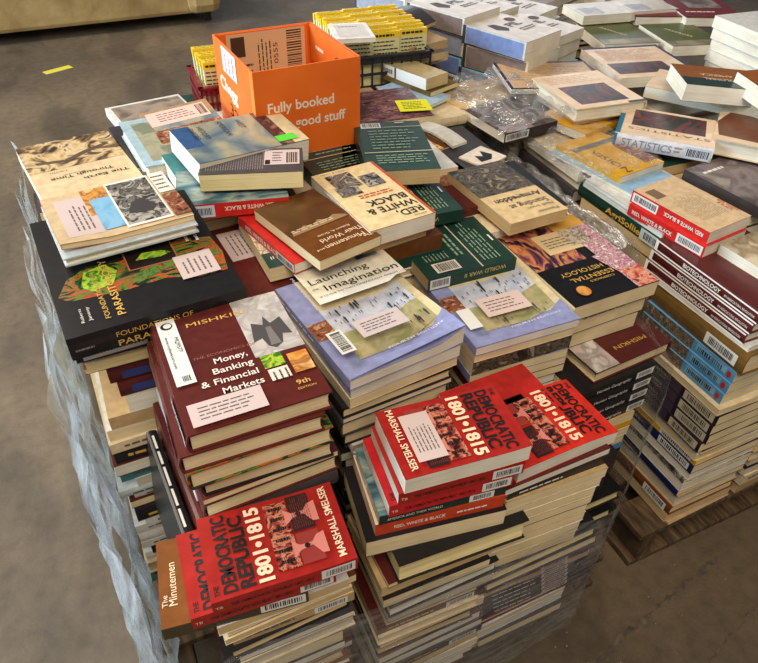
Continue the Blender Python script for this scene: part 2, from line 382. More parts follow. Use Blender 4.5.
# ---------------------------------------------------------------- sofa far behind
def sofa():
    lea = rough_mat('tan_leather', [(150, 122, 76), (176, 146, 94), (196, 166, 110)], 5, .45, bump=.5, bdist=.02)
    o = root('leather_sofa', 'tan leather sofa with low dark feet far behind the book pallets', 'sofa', (-.03, 5.93, 0), (0, 0, 1.5))
    b = box('seat_base', (-1.25, -.45, .07, 1.25, .45, .32), lea, o, .03)
    for k in range(3):
        x = -1.02+k*.68; c = box('seat_cushion', (x, -.47, .325, x+.67, .25, .48), lea, o, .05)
    box('backrest', (-1.05, .2, .33, 1.05, .46, .92), lea, o, .08)
    for s in (-1, 1): box('armrest', (min(s*1.03, s*1.30), -.48, .06, max(s*1.03, s*1.30), .46, .62), lea, o, .07)
    ft = flat((38, 26, 20), .4)
    for x in (-1.2, 1.16):
        for y in (-.40, .36): box('foot', (x, y, 0, x+.06, y+.06, .075), ft, o, .006)
sofa()

# ---------------------------------------------------------------- pallets and core
wood = rough_mat('pallet_wood', [(46, 34, 22), (80, 60, 38), (112, 88, 58)], 14, .8, stretch=(6, 1, 1), bump=.4)
def pallet(label, x0, y0, x1, y1):
    o = root('wooden_pallet', label, 'pallet', ((x0+x1)/2, (y0+y1)/2, 0)); a, b = (x1-x0)/2, (y1-y0)/2
    for k in range(3):
        x = -a+.02+(2*a-.08)*k/2; box('stringer', (x-.0, -b, .022, x+.04, b, .118), wood, o, .003)
    n = 7
    for k in range(n):
        y = -b+(2*b-.1)*k/(n-1); box('deck_board', (-a, y, .118, a, y+.1, .138), wood, o, .002)
    for k in range(3):
        y = -b+(2*b-.1)*k/2; box('bottom_board', (-a, y, .002, a, y+.1, .022), wood, o, .002)
pallet('wooden pallet under the front load of books', -.11, .57, .90, 1.90)
pallet('wooden pallet under the right-hand load of books', 1.02, .575, 2.25, 1.60)
pallet('wooden pallet under the rear load of white books', 1.06, 1.64, 2.6, 2.7)
PZ = .138
def core(label, cells, seed, z0=PZ):
    rng = random.Random(seed); V, F, I = [], [], []
    mats = [PG['cream'], PG['tan'], cover(COL['maroon']), cover(COL['black']), cover(COL['green']), cover(COL['white']), cover(COL['navy'])]
    def add(b, i):
        nonlocal V, F, I
        v, f = boxv(*b, off=len(V)); V += v; F += f; I += [i]*6
    for x, y, dx, dy, z1 in cells:
        z = z0
        while z < z1-.002:
            t = min(rng.uniform(.02, .045), z1-z)
            if z1-z-t < .015: t = z1-z
            a, b = dx/2*rng.uniform(.9, 1), dy/2*rng.uniform(.9, 1); c = rng.choice((2, 3, 4, 5, 6)); p = rng.choice((0, 1))
            add((x-a, y-b, z, x+a, y+b, z+.003), c); add((x-a+.004, y-b+.004, z+.003, x+a-.004, y+b-.004, z+t-.003), p); add((x-a, y-b, z+t-.003, x+a, y+b, z+t), c); z += t
    o = mesh_obj('packed_books', V, F, mats, midx=I); o['label'] = label; o['category'] = 'packed books'; o['kind'] = 'stuff'
# ---------------------------------------------------------------- pictures used on covers
EAGLE = pic([(196, 188, 182), (168, 160, 156), (210, 204, 198)], 30)
DKGREY = flat((58, 54, 56)); MIDGREY = flat((128, 122, 122))
ROCK = pic([(60, 48, 38), (120, 96, 68), (196, 164, 116), (222, 196, 150), (92, 74, 56)], 16, 1.5, 8)
PARA = pic([(30, 26, 22), (40, 60, 26), (88, 130, 40), (150, 60, 30), (196, 84, 36), (60, 100, 40), (28, 26, 24)], 24, 2.2, 9, (.6, 1.4, 1))
PARAG = pic([(60, 110, 30), (140, 190, 50), (190, 200, 60), (70, 120, 36)], 40, 1.5, 6)
HISTO = pic([(40, 22, 44), (92, 50, 84), (178, 100, 70), (206, 140, 84), (70, 34, 66), (36, 20, 40)], 13, 2.4, 8, (1.6, .6, 1))
PINK = pic([(150, 40, 80), (226, 190, 196), (120, 30, 70), (236, 214, 206)], 110, .3, 3)
PINK2 = pic([(150, 60, 50), (206, 110, 90), (226, 170, 140), (120, 40, 44)], 60, .8, 5)
CELLS = pic([(190, 176, 110), (226, 206, 190), (110, 100, 60), (236, 220, 200)], 60, .8, 5)
BATTLE = pic([(34, 30, 26), (58, 52, 44), (110, 98, 80), (30, 27, 24), (150, 136, 112)], 26, 2.2, 9)
GREYP = pic([(30, 28, 28), (130, 124, 116), (50, 48, 46), (190, 184, 172), (60, 56, 54)], 34, 1, 8)
SKYP = pic([(70, 110, 150), (120, 150, 160), (176, 170, 140), (206, 190, 130)], 10, .6, 4)
PAINT = pic([(88, 108, 122), (128, 140, 138), (176, 164, 130), (140, 142, 132)], 8, .8, 5)
SEA = pic([(40, 70, 80), (80, 120, 130), (150, 160, 150), (50, 90, 100)], 14, .8, 6, (.5, 1.6, 1))
TILE = pic([(190, 196, 212), (206, 208, 216), (176, 184, 204)], 30)
TILE2 = pic([(160, 150, 110), (180, 170, 130), (150, 150, 100)], 30)
RUST = pic([(60, 40, 30), (160, 90, 60), (110, 70, 50), (200, 150, 110)], 90, 1, 6)
CARD = pic([(236, 208, 178), (226, 196, 164), (240, 216, 190)], 12)
DARKROSE = pic([(44, 50, 54), (110, 62, 66), (34, 62, 60), (130, 66, 64), (54, 58, 60)], 9, 1.2, 5)
PLANT = pic([(50, 32, 46), (110, 66, 74), (60, 40, 60), (176, 120, 116), (44, 30, 44)], 30, 1.4, 7, (.5, 2.2, 1))
VIS = pic([(232, 176, 40), (226, 166, 32), (238, 188, 60)], 14)
NIGHT = pic([(36, 28, 34), (60, 48, 58), (130, 108, 96), (42, 34, 40), (90, 74, 76)], 26, 1.2, 7, (2.2, .7, 1))
OCHRE = pic([(196, 120, 40), (220, 160, 80), (160, 90, 40), (230, 190, 120)], 30)
BLUEP = pic([(110, 170, 210), (140, 190, 220), (90, 150, 200)], 16)
CITY = pic([(40, 60, 60), (90, 96, 84), (150, 110, 80), (60, 80, 80), (180, 160, 130)], 130, .5, 6)
MILL = pic([(196, 180, 150), (150, 130, 100), (214, 200, 170)], 18)
WHITEC = pic([(206, 194, 182), (190, 178, 166), (216, 206, 194)], 9)

def people(u0, v0, u1, v1, n, rng, m=DKGREY):
    out = []
    for i in range(n):
        u, v = rng.uniform(u0, u1), rng.uniform(v0, v1); s = rng.choice((.010, .012, .014, .03))
        out.append(('p', [(u-s*.35, v+s*.7), (u, v+s*1.5), (u+s*.35, v+s*.7), (u+s*.2, v-s*1.1), (u-s*.15, v-s*1.1)], m))
    return out
def mirror(items):   # art turned half a turn on its face, for books lying upside down
    out = []
    for it in items:
        it = list(it)
        if it[0] in 'rlb': it[1], it[2], it[3], it[4] = 1-it[3], 1-it[4], 1-it[1], 1-it[2]
        elif it[0] == 'p': it[1] = [(1-u, 1-v) for u, v in it[1]]
        elif it[0] == 'e': it[1], it[2] = 1-it[1], 1-it[2]
        elif it[0] == 't': it[2], it[3] = 1-it[2], 1-it[3]; it[7] = it[7]+180
        out.append(tuple(it))
    return out
def turn(items, W, H):   # keep the layout but set the lettering upside down
    out = []
    for it in items:
        it = list(it)
        if it[0] == 't': it[2] += (it[4] or 0)/W; it[3] += it[5]/H; it[7] = 180
        out.append(tuple(it))
    return out
def sticker(u0, v0, u1, v1, vert=False, n=5, m=STK):
    du, dv = (u1-u0)*.12, (v1-v0)*.18
    return [('r', u0, v0, u1, v1, m, 'sticker'), ('l', u0+du, v0+dv, u1-du, v1-dv, n, INK, vert)]

# ---- the red paperbacks.  B: text reads away from the camera; turned copy reads towards it
LETTER = flat((24, 18, 18)); LT = flat((244, 214, 180)); SCENE = pic([(40, 20, 20), (150, 60, 50), (216, 140, 110), (90, 30, 28)], 70, 1.2, 6)
def republic_cover(stick=False):
    a = []
    H = .0165
    a += [('t', 'THE', .065, .05, .016, .007, LETTER, 90, .02), ('t', 'DEMOCRATIC', .185, .05, .124, .0195, LETTER, 90, .03), ('t', 'REPUBLIC', .302, .05, .116, .020, LETTER, 90, .035),
          ('t', '1801\u20221815', .430, .05, .122, .0205, LT, 90, .04)]
    a += [('r', .47, .10, .63, .92, SCENE), ('r', .64, .50, .80, .95, flat((46, 26, 26))), ('r', .64, .10, .80, .47, flat((150, 52, 44)))]
    pinkb = flat((214, 130, 116))
    for v in (.20, .60): a += [('p', [(.60, v), (.655, v+.07), (.74, v+.09), (.79, v-.03), (.835, v-.04), (.835, v+.22), (.78, v+.20), (.74, v+.13), (.655, v+.13), (.60, v+.20)], pinkb)]
    a += [('l', .50, .12, .60, .90, 6, LETTER, False), ('e', .70, .30, .02, .03, LETTER), ('e', .70, .70, .02, .03, LETTER), ('l', .65, .52, .79, .93, 9, flat((120, 50, 44)), True)]
    a += [('t', 'MARSHALL SMELSER', .935, .05, .122, .011, LT, 90, .02)]
    if stick: a = a+sticker(.63, .18, .86, .86, True, 6)
    return a
def republic_spine(st=True): return [('t', 'THE DEMOCRATIC REPUBLIC 1801-1815', .12, .34, .115, .007, LETTER, 0, .01), ('t', 'TB', .02, .34, .01, .006, LT, 0)]+(spine_sticker(.74, .98) if st else [])
REDC = (166, 36, 30)
# ================================================================ front load: front row
droop = lambda x, y, z: -.9*max(0, x+.02)**2+.5*max(0, -x-.03)**2
book('red paperback with bell picture, on top of the pile at the front left corner', .113, .549, .745, .203, .136, .028, 'F', REDC, 'white', rz=-5, top=republic_cover(), F=republic_spine(), warp=lambda x, y, z: .6*max(0, x-.03)**2)
book('red paperback mostly hidden under its twin at the front left corner', .082, .557, .716, .203, .136, .027, 'F', REDC, 'white', rz=-4, top=republic_cover(), F=republic_spine())
book('brown paperback jutting out left beneath the two red paperbacks', .046, .569, .688, .203, .140, .028, 'F', (122, 70, 26), 'tan', rz=-8,
     top=[('t', 'The', .055, .22, .018, .008, LT, 90), ('t', 'Minutemen', .12, .22, .068, .012, LT, 90)], F=[('r', 0, 0, 1, 1, cover((70, 60, 40)), 'picture')]+spine_sticker(.66, .98))
W = 'the front left stack'
column(W, .110, .583, PZ, .660, .212, .165, 'BBBBBF', ['tan', 'cream', 'maroon', 'black', 'brown', 'charcoal', 'white'], 11, start=3, tmin=.014, tmax=.034, group='books in the front left stack')
# centre stack
book('red paperback with grey sticker on its bell picture, topping the middle front stack', .410, .576, .815, .203, .136, .034, 'B', REDC, 'white', rz=-6, top=mirror(republic_cover(True)), warp=lambda x, y, z: .35*max(0, x-.02)**2)
book('red paperback with black spine print, second in the middle front stack', .405, .578, .781, .205, .136, .027, 'F', REDC, 'white', rz=-7, top=republic_cover(), F=republic_spine())
book('red paperback with crimson left margin, third in the middle front stack', .392, .581, .754, .205, .136, .027, 'F', (196, 34, 40), 'white', rz=-7, top=republic_cover(), F=republic_spine())
book('dark green spined paperback, fourth in the middle front stack', .383, .585, .727, .210, .136, .022, 'F', (36, 52, 48), 'white', rz=-8, top=[('r', 0, 0, .3, 1, SEA)], F=[('t', 'AMERICA AND THEIR WORLD', .06, .34, .09, .006, WHITE, 0), ]+spine_sticker(.70, .9))
book('orange-red spined paperback, fifth in the middle front stack', .382, .587, .705, .215, .140, .029, 'F', (206, 70, 36), 'white', rz=-9, top=[('r', 0, 0, .3, 1, CARD)], F=[('t', 'RED, WHITE & BLACK', .14, .34, .085, .008, WHITE, 0, .02), ('l', .62, .35, .9, .65, 1, WHITE, False)])
W = 'the middle front stack'
column(W, .375, .575, PZ, .676, .225, .160, 'BBBBF', ['tan', 'cream', 'maroon', 'black', 'charcoal', 'brown'], 23,
       items=[dict(t=.040, dx=.235, dy=.15, sp='B', cov='black', pg='cream', rz=-9, ox=-.0, oy=.01), dict(t=.052, dx=.235, dy=.165, sp='B', cov='black', pg='yel', rz=-3, ox=.035, oy=-.005, hard=True),
              dict(t=.012, dx=.205, dy=.15, sp='B', cov='maroon', pg='cream', ox=.0), dict(t=.026, dx=.21, dy=.15, sp='B', cov='tan', pg='tan', ox=-.005)], start=5, tmin=.014, tmax=.034, group='books in the middle front stack')
# right-hand red book and what it lies on
book('red paperback with lifted corner, lying on the pages right of the middle front stack', .603, .583, .742, .207, .140, .030, 'B', (206, 46, 32), 'white', rz=2, top=mirror(republic_cover(False)), warp=lambda x, y, z: -.75*max(0, x-.0)**2-.25*max(0, -y)**2*0)
book('red paperback half hidden behind the middle front stack', .560, .655, .742, .18, .12, .028, 'B', (186, 40, 34), 'cream', rz=2)
W = 'the right front stack'
column(W, .590, .580, PZ+.02, .712, .235, .160, 'BBBB', ['tan', 'cream', 'charcoal', 'grey', 'maroon', 'white'], 37,
       items=[dict(t=.016, dx=.22, dy=.15, sp='B', cov='maroon', pg='white', ox=-.01), dict(t=.020, dx=.22, dy=.15, sp='F', cov='black', F=[('l', .1, .3, .5, .7, 1, WHITE, False)], ox=.01)]
       + [dict(t=t, dx=.20, dy=.155, sp='B', cov=c, pg='cream', ox=ox, rz=-3, oy=-.004) for t, c, ox in ((.024, 'tan', .0), (.022, 'white', -.006), (.026, 'cream', -.012), (.022, 'charcoal', -.012), (.024, 'tan', -.018), (.026, 'white', -.016), (.03, 'cream', -.02), (.026, 'tan', -.022))]
       + [dict(t=.034, dx=.27, dy=.17, sp='B', cov='black', pg='yel', ox=.0, hard=True), dict(t=.034, dx=.26, dy=.17, sp='B', cov='purple', pg='cream', ox=.02, hard=True)]
       + [dict(t=.018, dx=.25, dy=.16, sp='F', cov=c, pg='white', ox=.01+.004*k, rz=-2, F=[('l', .1, .3, .5, .7, 1, WHITE, False)]+spine_sticker(.55, .8, STK)) for k, c in enumerate(('purple', 'tan', 'black', 'purple', 'charcoal', 'black', 'purple'))],
       start=1, group='books in the right front stack')
W = 'the stack at the near right corner'
HG = [('t', 'Human Geography', .25, .3, .09, .009, WHITE, 0), ]+spine_sticker(.76, .99)
column(W, .815, .775, PZ, .685, .206, .250, 'BBFR', ['charcoal', 'black', 'tan', 'cream', 'navy', 'grey', 'yellow', 'white', 'purple'], 41,
       items=[dict(t=.030, dx=.206, dy=.257, sp='R', cov='maroon', pg='cream', hard=True, rz=4, ox=.088, oy=.043, label='maroon hardcover with gold letters poking out below the black histology book',
                   top=[('r', 0, 0, .30, 1, pic([(196, 180, 174), (150, 140, 136), (214, 204, 196)], 30)), ('t', 'MISHKIN', .82, .17, .085, .011, GOLD, 180)])]
       + [dict(t=.024, dx=.205, dy=.25, sp='F', cov='black', pg='cream', F=HG, ox=.042-.006*k, oy=.022-.006*k, rz=3) for k in range(4)]
       + [dict(t=.022, dx=.21, dy=.25, sp='B', cov='tan', pg='cream'), dict(t=.020, dx=.21, dy=.25, sp='F', cov='yellow'), dict(t=.024, dx=.21, sp='B', cov='white'), dict(t=.028, dx=.20, sp='B', cov='charcoal')]
       + [dict(t=.018, sp='F', cov='blue'), dict(t=.020, sp='F', cov='black'), dict(t=.02, sp='F', cov='olive'), dict(t=.02, sp='F', cov='purple'), dict(t=.02, sp='F', cov='charcoal')]*1
       + [dict(t=.030, dx=.20, sp='F', cov='purple', ox=-.01), dict(t=.028, dx=.20, sp='F', cov='charcoal', ox=-.01), dict(t=.034, dx=.28, dy=.28, sp='B', cov='black', pg='yel', ox=-.01, oy=-.01, hard=True), dict(t=.035, dx=.22, sp='R', cov='purple', pg='tan'), dict(t=.032, dx=.27, dy=.28, sp='B', cov='black', pg='yel', ox=-.01, oy=-.01, hard=True)],
       start=3, group='books in the near right corner stack')
# histology stack sits further back on it
histo = [('r', 0, 0, 1, .44, cover((24, 22, 24), .25)), ('r', 0, .44, .60, 1, HISTO), ('r', .30, .58, .82, .84, flat((226, 200, 150)), 'sticker'), ('l', .36, .64, .76, .78, 4, INK, False),
         ('r', .60, .84, 1, 1, flat((214, 160, 60))), ('r', .62, .62, .86, .84, CELLS), ('r', .72, .44, 1, .62, CELLS), ('p', [(.60, .44), (.72, .44), (.72, .62), (.86, .62), (.86, .84), (1, .84), (1, .0), (.74, .0), (.74, .2), (.66, .44)], PINK),
         ('r', .76, .0, 1, .22, PINK2), ('t', 'HISTOLOGY', .66, .345, .105, .013, GOLD, 180), ('t', 'ESSENTIAL', .70, .265, .105, .013, GOLD, 180), ("t", "CORMACK'S", .66, .20, .06, .006, GOLD, 180), ('e', .22, .12, .07, .055, OCHRE)]
book('black histology textbook with pink tissue pictures, on the near right stack', .885, .897, .805, .212, .280, .036, 'R', 'black', 'cream', rz=1.2, rough=.22, top=histo)
book('black paperback directly beneath the histology textbook', .876, .895, .769, .206, .262, .042, 'R', 'black', 'cream', rz=2, F=[('l', .2, .7, .8, .95, 1, MIDGREY, False)])
book('black paperback second beneath the histology textbook', .870, .897, .727, .206, .262, .041, 'R', 'black', 'cream', rz=.5)

# ================================================================ second row
INKW = flat((236, 226, 216)); MAR2 = pic([(104, 30, 28), (88, 24, 24), (120, 40, 36)], 20)
mish = [('r', .62, .43, 1, 1, EAGLE), ('p', [(.66, .56), (.70, .74), (.78, .70), (.81, .78), (.84, .70), (.93, .74), (.96, .56), (.89, .58), (.86, .50), (.80, .47), (.75, .50), (.73, .58)], flat((74, 70, 70))), ('p', [(.77, .50), (.79, .67), (.83, .67), (.85, .50)], flat((120, 114, 110))),
        ('t', 'MISHKIN', .245, .855, .092, .010, GOLD, 0), ('t', 'THE ECONOMICS OF', .20, .545, .095, .0055, flat((150, 96, 84)), 0),
        ('t', 'Money,', .335, .47, .050, .0125, INKW, 0, .01), ('t', 'Banking', .30, .385, .060, .0125, INKW, 0, .01), ('t', '& Financial', .19, .30, .084, .0125, INKW, 0, .01), ('t', 'Markets', .315, .215, .060, .0125, INKW, 0, .01),
        ('r', .645, .31, .80, .42, PARAG), ('r', .655, .20, .80, .295, flat((226, 214, 200))), ('l', .665, .20, .80, .285, 3, BLACK, True), ('r', .83, .21, .98, .38, OCHRE), ('t', '9th', .80, .115, .020, .0095, GOLD, 0, .01), ('t', 'EDITION', .79, .075, .027, .004, GOLD, 0),
        ('r', .035, .36, .175, .965, STKW, 'sticker'), ('e', .105, .90, .045, .034, BLACK), ('e', .112, .902, .03, .022, STKW), ('t', 'MQ9577', .128, .78, .036, .0065, BLACK, -90), ('t', 'www.mybookcart.com', .065, .80, .075, .0042, BLACK, -90, .01), ('b', .09, .385, .14, .43, 6, BLACK, False)]
mish += sticker(.05, .025, .56, .195, False, 4)
book('maroon hardcover textbook with eagle picture and white side sticker, topping its stack', .137, .767, .907, .206, .257, .034, 'L', (92, 34, 29), 'cream', rz=.4, hard=True, top=mish, L=[('l', .05, .3, .4, .7, 1, GOLD, False)]+spine_sticker(.66, .97))
book('maroon hardcover directly under the eagle-picture textbook', .124, .762, .873, .206, .257, .034, 'L', (92, 34, 29), 'cream', rz=-1, hard=True, L=[('l', .05, .3, .4, .7, 1, GOLD, False)]+spine_sticker(.62, .95))
book('green and black patterned hardcover, third in the stack topped by the eagle-picture textbook', .130, .768, .839, .215, .27, .036, 'L', 'black', 'cream', rz=.5, hard=True, cmat=PARA)
book('black hardcover, fourth in the stack topped by the eagle-picture textbook', .143, .770, .803, .20, .262, .034, 'L', 'black', 'cream', rz=-1.5, hard=True)
W = 'the stack with the eagle-picture textbook'
column(W, .137, .765, .50, .768, .215, .25, 'LLLF', ['maroon', 'charcoal', 'black', 'navy'], 5, items=[dict(t=.012, cov='maroon', sp='L', rz=2), dict(t=.034, cov='maroon', sp='L', hard=True, rz=2.5), dict(t=.03, cov='charcoal', sp='F', hard=True)], start=4)
curl = lambda x, y, z: .0+2.6*max(0, x-.06)*max(0, -y+.02)*.9*(1 if z > .012 else .15)
LAV = cover((146, 152, 196), .25); rg = random.Random(5)
def launch_art(): return [('r', 0, 0, 1, 1, LAV), ('r', .17, .16, 1, 1, cover((222, 206, 166), .25)), ('r', 0, .38, .17, .55, RUST),
    ('p', [(.17, .38), (.17, .64), (.45, .62), (.75, .63), (.92, .70), (.92, .40), (.6, .30)], TILE), ('p', [(.17, .12), (.17, .38), (.6, .36), (.92, .46), (.92, .20), (.6, .12)], TILE2),
    ('r', .45, .35, .66, .44, flat((96, 66, 56))),
    ('p', [(0, 0), (0, .10), (.3, .075), (.55, .09), (.8, .14), (1, .24), (1, 0)], LAV)] + people(.2, .40, .88, .60, 34, rg) + people(.3, .14, .85, .34, 16, rg)
launch = launch_art()+[('r', .17, .66, 1, 1, cover((232, 224, 200), .25)), ('p', [(.17, .62), (.17, .68), (.8, .70), (1, .76), (1, .70), (.8, .62)], flat((240, 236, 226))),
    ('t', 'Launching', .22, .825, .120, .0175, BLACK, 0), ('t', 'the', .20, .765, .012, .007, MIDGREY, 0), ('t', 'Imagination', .30, .725, .150, .0175, BLACK, 0), ('t', 'A GUIDE TO TWO-DIMENSIONAL DESIGN', .21, .675, .160, .0042, flat((80, 90, 120)), 0),
    ('r', .72, .93, .92, .97, SEA), ('t', 'MARY STEWART', .11, .95, .105, .006, flat((196, 196, 220)), -90), ('t', 'FOURTH EDITION', .36, .045, .11, .0045, flat((214, 214, 232)), 4)]
launch += sticker(.26, .20, .66, .36, False, 4, flat((206, 190, 190), .45, 'sticker_paper'))+[('r', .03, .13, .15, .34, STKW, 'sticker'), ('b', .05, .15, .13, .32, 20, BLACK, True)]
book('lavender design textbook with curled lower corner, beside the eagle-picture textbook', .388, .848, .852, .223, .274, .020, 'L', (150, 156, 200), 'white', rz=6.7, top=launch, warp=curl, L=[('l', .05, .3, .6, .7, 1, WHITE, False)], rough=.2)
W = 'the stack under the curled lavender textbook'
column(W, .392, .850, .50, .831, .215, .270, 'LLFB', ['lav', 'cream', 'charcoal', 'black', 'white', 'green'], 19, items=[dict(t=.026, cov='lav', sp='L', pg='white', rz=5), dict(t=.022, cov='cream', sp='L', rz=6, ox=-.004), dict(t=.024, cov='black', sp='L', rz=4, ox=-.01, hard=True), dict(t=.010, cov='lav', sp='L', rz=4, ox=-.01), dict(t=.034, cov='charcoal', sp='L', rz=4, hard=True, ox=-.012), dict(t=.03, cov='black', sp='L', hard=True)], start=1)
l2 = launch_art()+sticker(.25, .20, .68, .40, False, 4, flat((214, 190, 180), .45, 'sticker_paper'))+[('r', .03, .13, .15, .34, STKW, 'sticker'), ('t', 'FOURTH EDITION', .36, .045, .11, .0045, flat((214, 214, 232)), 4)]
book('lavender design textbook with a green book lying on its far half', .666, .868, .800, .223, .274, .018, 'L', (150, 156, 200), 'white', rz=-1.5, top=l2, rough=.22)
W = 'the stack under the second lavender design textbook'
column(W, .664, .868, .46, .782, .215, .270, 'LLFB', ['charcoal', 'cream', 'black', 'brown', 'white'], 29, items=[dict(t=.02, cov='cream', sp='L', rz=-2), dict(t=.032, cov='charcoal', sp='F', rz=-2, cmat=BATTLE), dict(t=.02, cov='lav', sp='L', rz=-3), dict(t=.022, cov='maroon', sp='L', rz=-2), dict(t=.02, cov='maroon', sp='B', rz=-2)], start=1)
GRN = (30, 62, 52); LG = flat((140, 164, 138))
def green_back(vert=True, sh=0):   # back of a green paperback: columns of small print, two pale rules, barcode panel
    a = [('l', .10, .30, .38, .95, 7, LG, True), ('r', .60, .0, .615, 1, flat((206, 190, 160))), ('l', .66, .10, .88, .92, 5, LG, True), ('l', .44, .3, .55, .9, 2, LG, True), ('r', .13, .06, .40, .24, flat((232, 222, 206)), 'barcode_panel'), ('b', .16, .08, .37, .22, 22, BLACK, False), ('r', .93, .42, .95, .55, WHITE)]
    return a
book('green paperback lying face down on the second lavender design textbook', .650, 1.000, .830, .200, .176, .029, 'F', GRN, 'tan', rz=-1, top=green_back(), F=[('t', 'WORLD WAR II', .88, .75, .095, .010, flat((206, 190, 120)), 180), ('r', .02, .1, .24, .9, STKW, 'sticker'), ('b', .04, .3, .22, .8, 20, BLACK, False)])

# ================================================================ left column: parasitology and the books below it
para = [('p', [(.03, .50), (.10, .70), (.22, .80), (.40, .77), (.58, .80), (.80, .88), (.98, .80), (1, .55), (.97, .30), (.80, .30), (.62, .40), (.40, .38), (.22, .40), (.08, .42)], PARA),
        ('p', [(.16, .56), (.20, .74), (.32, .78), (.38, .66), (.34, .52), (.22, .46)], PARAG), ('p', [(.42, .50), (.60, .62), (.80, .66), (.98, .60), (.98, .52), (.80, .56), (.62, .50), (.46, .42)], pic([(50, 90, 40), (90, 130, 50), (120, 50, 30)], 50, 1.4)),
        ('r', .44, .60, .74, .90, flat((176, 100, 60))), ('r', .45, .612, .73, .888, cover((34, 26, 24))), ('p', [(.50, .72), (.55, .80), (.66, .78), (.72, .72), (.64, .69)], PARAG),
        ('t', 'FOUNDATIONS OF', .255, .10, .120, .0085, GOLD, 90), ('t', 'PARASITOLOGY', .335, .10, .150, .0125, GOLD, 90, .01), ('t', 'Roberts', .12, .12, .035, .005, WHITE, 90), ('t', 'Janovy', .16, .12, .035, .005, WHITE, 90), ('l', .82, .80, .86, .96, 1, WHITE, True), ('l', .88, .78, .92, .95, 1, WHITE, True)]
def squash(items, f):
    out = []
    for it in items:
        it = list(it)
        if it[0] in 'rlb': it[2] *= f; it[4] *= f
        elif it[0] == 'p': it[1] = [(u, v*f) for u, v in it[1]]
        elif it[0] == 't': it[3] *= f
        out.append(tuple(it))
    return out
para = squash(para+sticker(.70, .30, .93, .62, True, 5), .61)
book('black hardcover parasitology textbook with green and orange swirls, at the left edge', .040, 1.058, .934, .282, .335, .044, 'F', 'black', 'cream', rz=4, rx=3, hard=True, rough=.28, top=para,
     F=[('t', 'FOUNDATIONS OF', .25, .58, .12, .010, GOLD, 0), ('t', 'PARASITOLOGY', .25, .16, .15, .012, GOLD, 0, .01), ('l', .03, .4, .14, .6, 1, MIDGREY, False)])
def sp_blue(): return [('r', .12, .2, .62, .8, flat((50, 60, 120)), 'title_panel'), ('l', .17, .4, .57, .62, 1, WHITE, False)]
W = 'the stack under the parasitology textbook'
column(W, .035, 1.065, PZ, .888, .255, .255, 'FFFB', ['maroon', 'white', 'cream', 'black', 'teal', 'pale'], 61,
       items=[dict(t=.045, dx=.27, dy=.26, cov='black', sp='F', hard=True, ox=.005, oy=-.01, rz=3, F=spine_sticker(.04, .42)), dict(t=.012, cov='maroon', sp='F', ox=.01, oy=-.005), dict(t=.02, cov='cream', sp='B', pg='yel', ox=.012, oy=-.01), dict(t=.012, cov='maroon', sp='B', ox=.01),
              dict(t=.034, dx=.22, cov='maroon', sp='F', hard=True, ox=.025, F=[('r', .1, .25, .42, .75, flat((50, 60, 120)), 'title_panel')]), dict(t=.034, dx=.215, cov='maroon', sp='F', hard=True, ox=.03, F=[('r', .1, .25, .42, .75, flat((50, 60, 120)), 'title_panel')]),
              dict(t=.045, dx=.21, cov='pale', sp='B', pg='white', ox=.035), dict(t=.03, cov='tan', sp='F', ox=.02), dict(t=.03, cov='white', sp='B', ox=.01)], start=1, group='books in the stack under the parasitology textbook')
# books standing on edge between the left stacks and the film
def standing(label, x, y, z, wide, length, t, cov, ry, spine, art_=None):
    # spine up: laid book turned on its side about its long axis
    o = book(label, x, y, z, wide, length, t, 'L', cov, 'white', hard=True, L=art_)
    o.location = (x, y, z); o.rotation_euler = (0, R(90+ry), R(3)); return o
standing('black book standing on edge, white letters on its raised spine, left of the eagle-picture stack', -.022, .765, .565, .20, .27, .018, (26, 28, 30), 6, 'L', [('l', .06, .25, .92, .75, 1, WHITE, False)])
standing('maroon book standing on edge beside the black one, left of the eagle-picture stack', .006, .790, .600, .20, .28, .020, 'maroon', 4, 'L')
standing('white-edged maroon book standing on edge, closest to the eagle-picture stack', .018, .830, .640, .18, .28, .012, 'white', 3, 'L')

# ================================================================ third row clutter
book('maroon hardcover lying turned, pale sticker on its cover, right of the parasitology textbook', .293, 1.108, .840, .206, .257, .034, 'R', (92, 34, 29), 'cream', rz=3.5, hard=True,
     top=[('r', .14, .50, .48, .92, STK, 'sticker'), ('l', .19, .56, .43, .88, 5, INK, True), ('t', '& Financial', .56, .94, .085, .012, INKW, -90, .01), ('r', .50, .34, .62, .45, flat((226, 214, 200))), ('l', .50, .35, .62, .44, 3, BLACK, True), ('r', .66, .38, .80, .50, PARAG), ('r', .62, .18, .80, .33, OCHRE)])
book('cream paged paperback with dark green title band, under the brown paperback', .332, 1.108, .876, .140, .205, .030, 'R', (190, 170, 130), 'cream', rz=.5,
     top=[('r', 0, .22, 1, 1, CELLS), ('r', 0, 0, 1, .24, cover((34, 66, 60))), ('t', 'WORLD WAR II', .95, .17, .12, .010, WHITE, 180)])
book('red spined paperback wedged diagonally under the brown paperback', .345, 1.085, .898, .14, .205, .021, 'L', (204, 42, 38), 'white', rz=13, L=[('t', 'RED, WHITE & BLACK', .14, .3, .12, .010, WHITE, 0, .02)]+[('r', .70, .1, 1, .9, STKW, 'sticker'), ('b', .73, .25, .97, .75, 20, BLACK, False)])
BRN = (112, 66, 24)
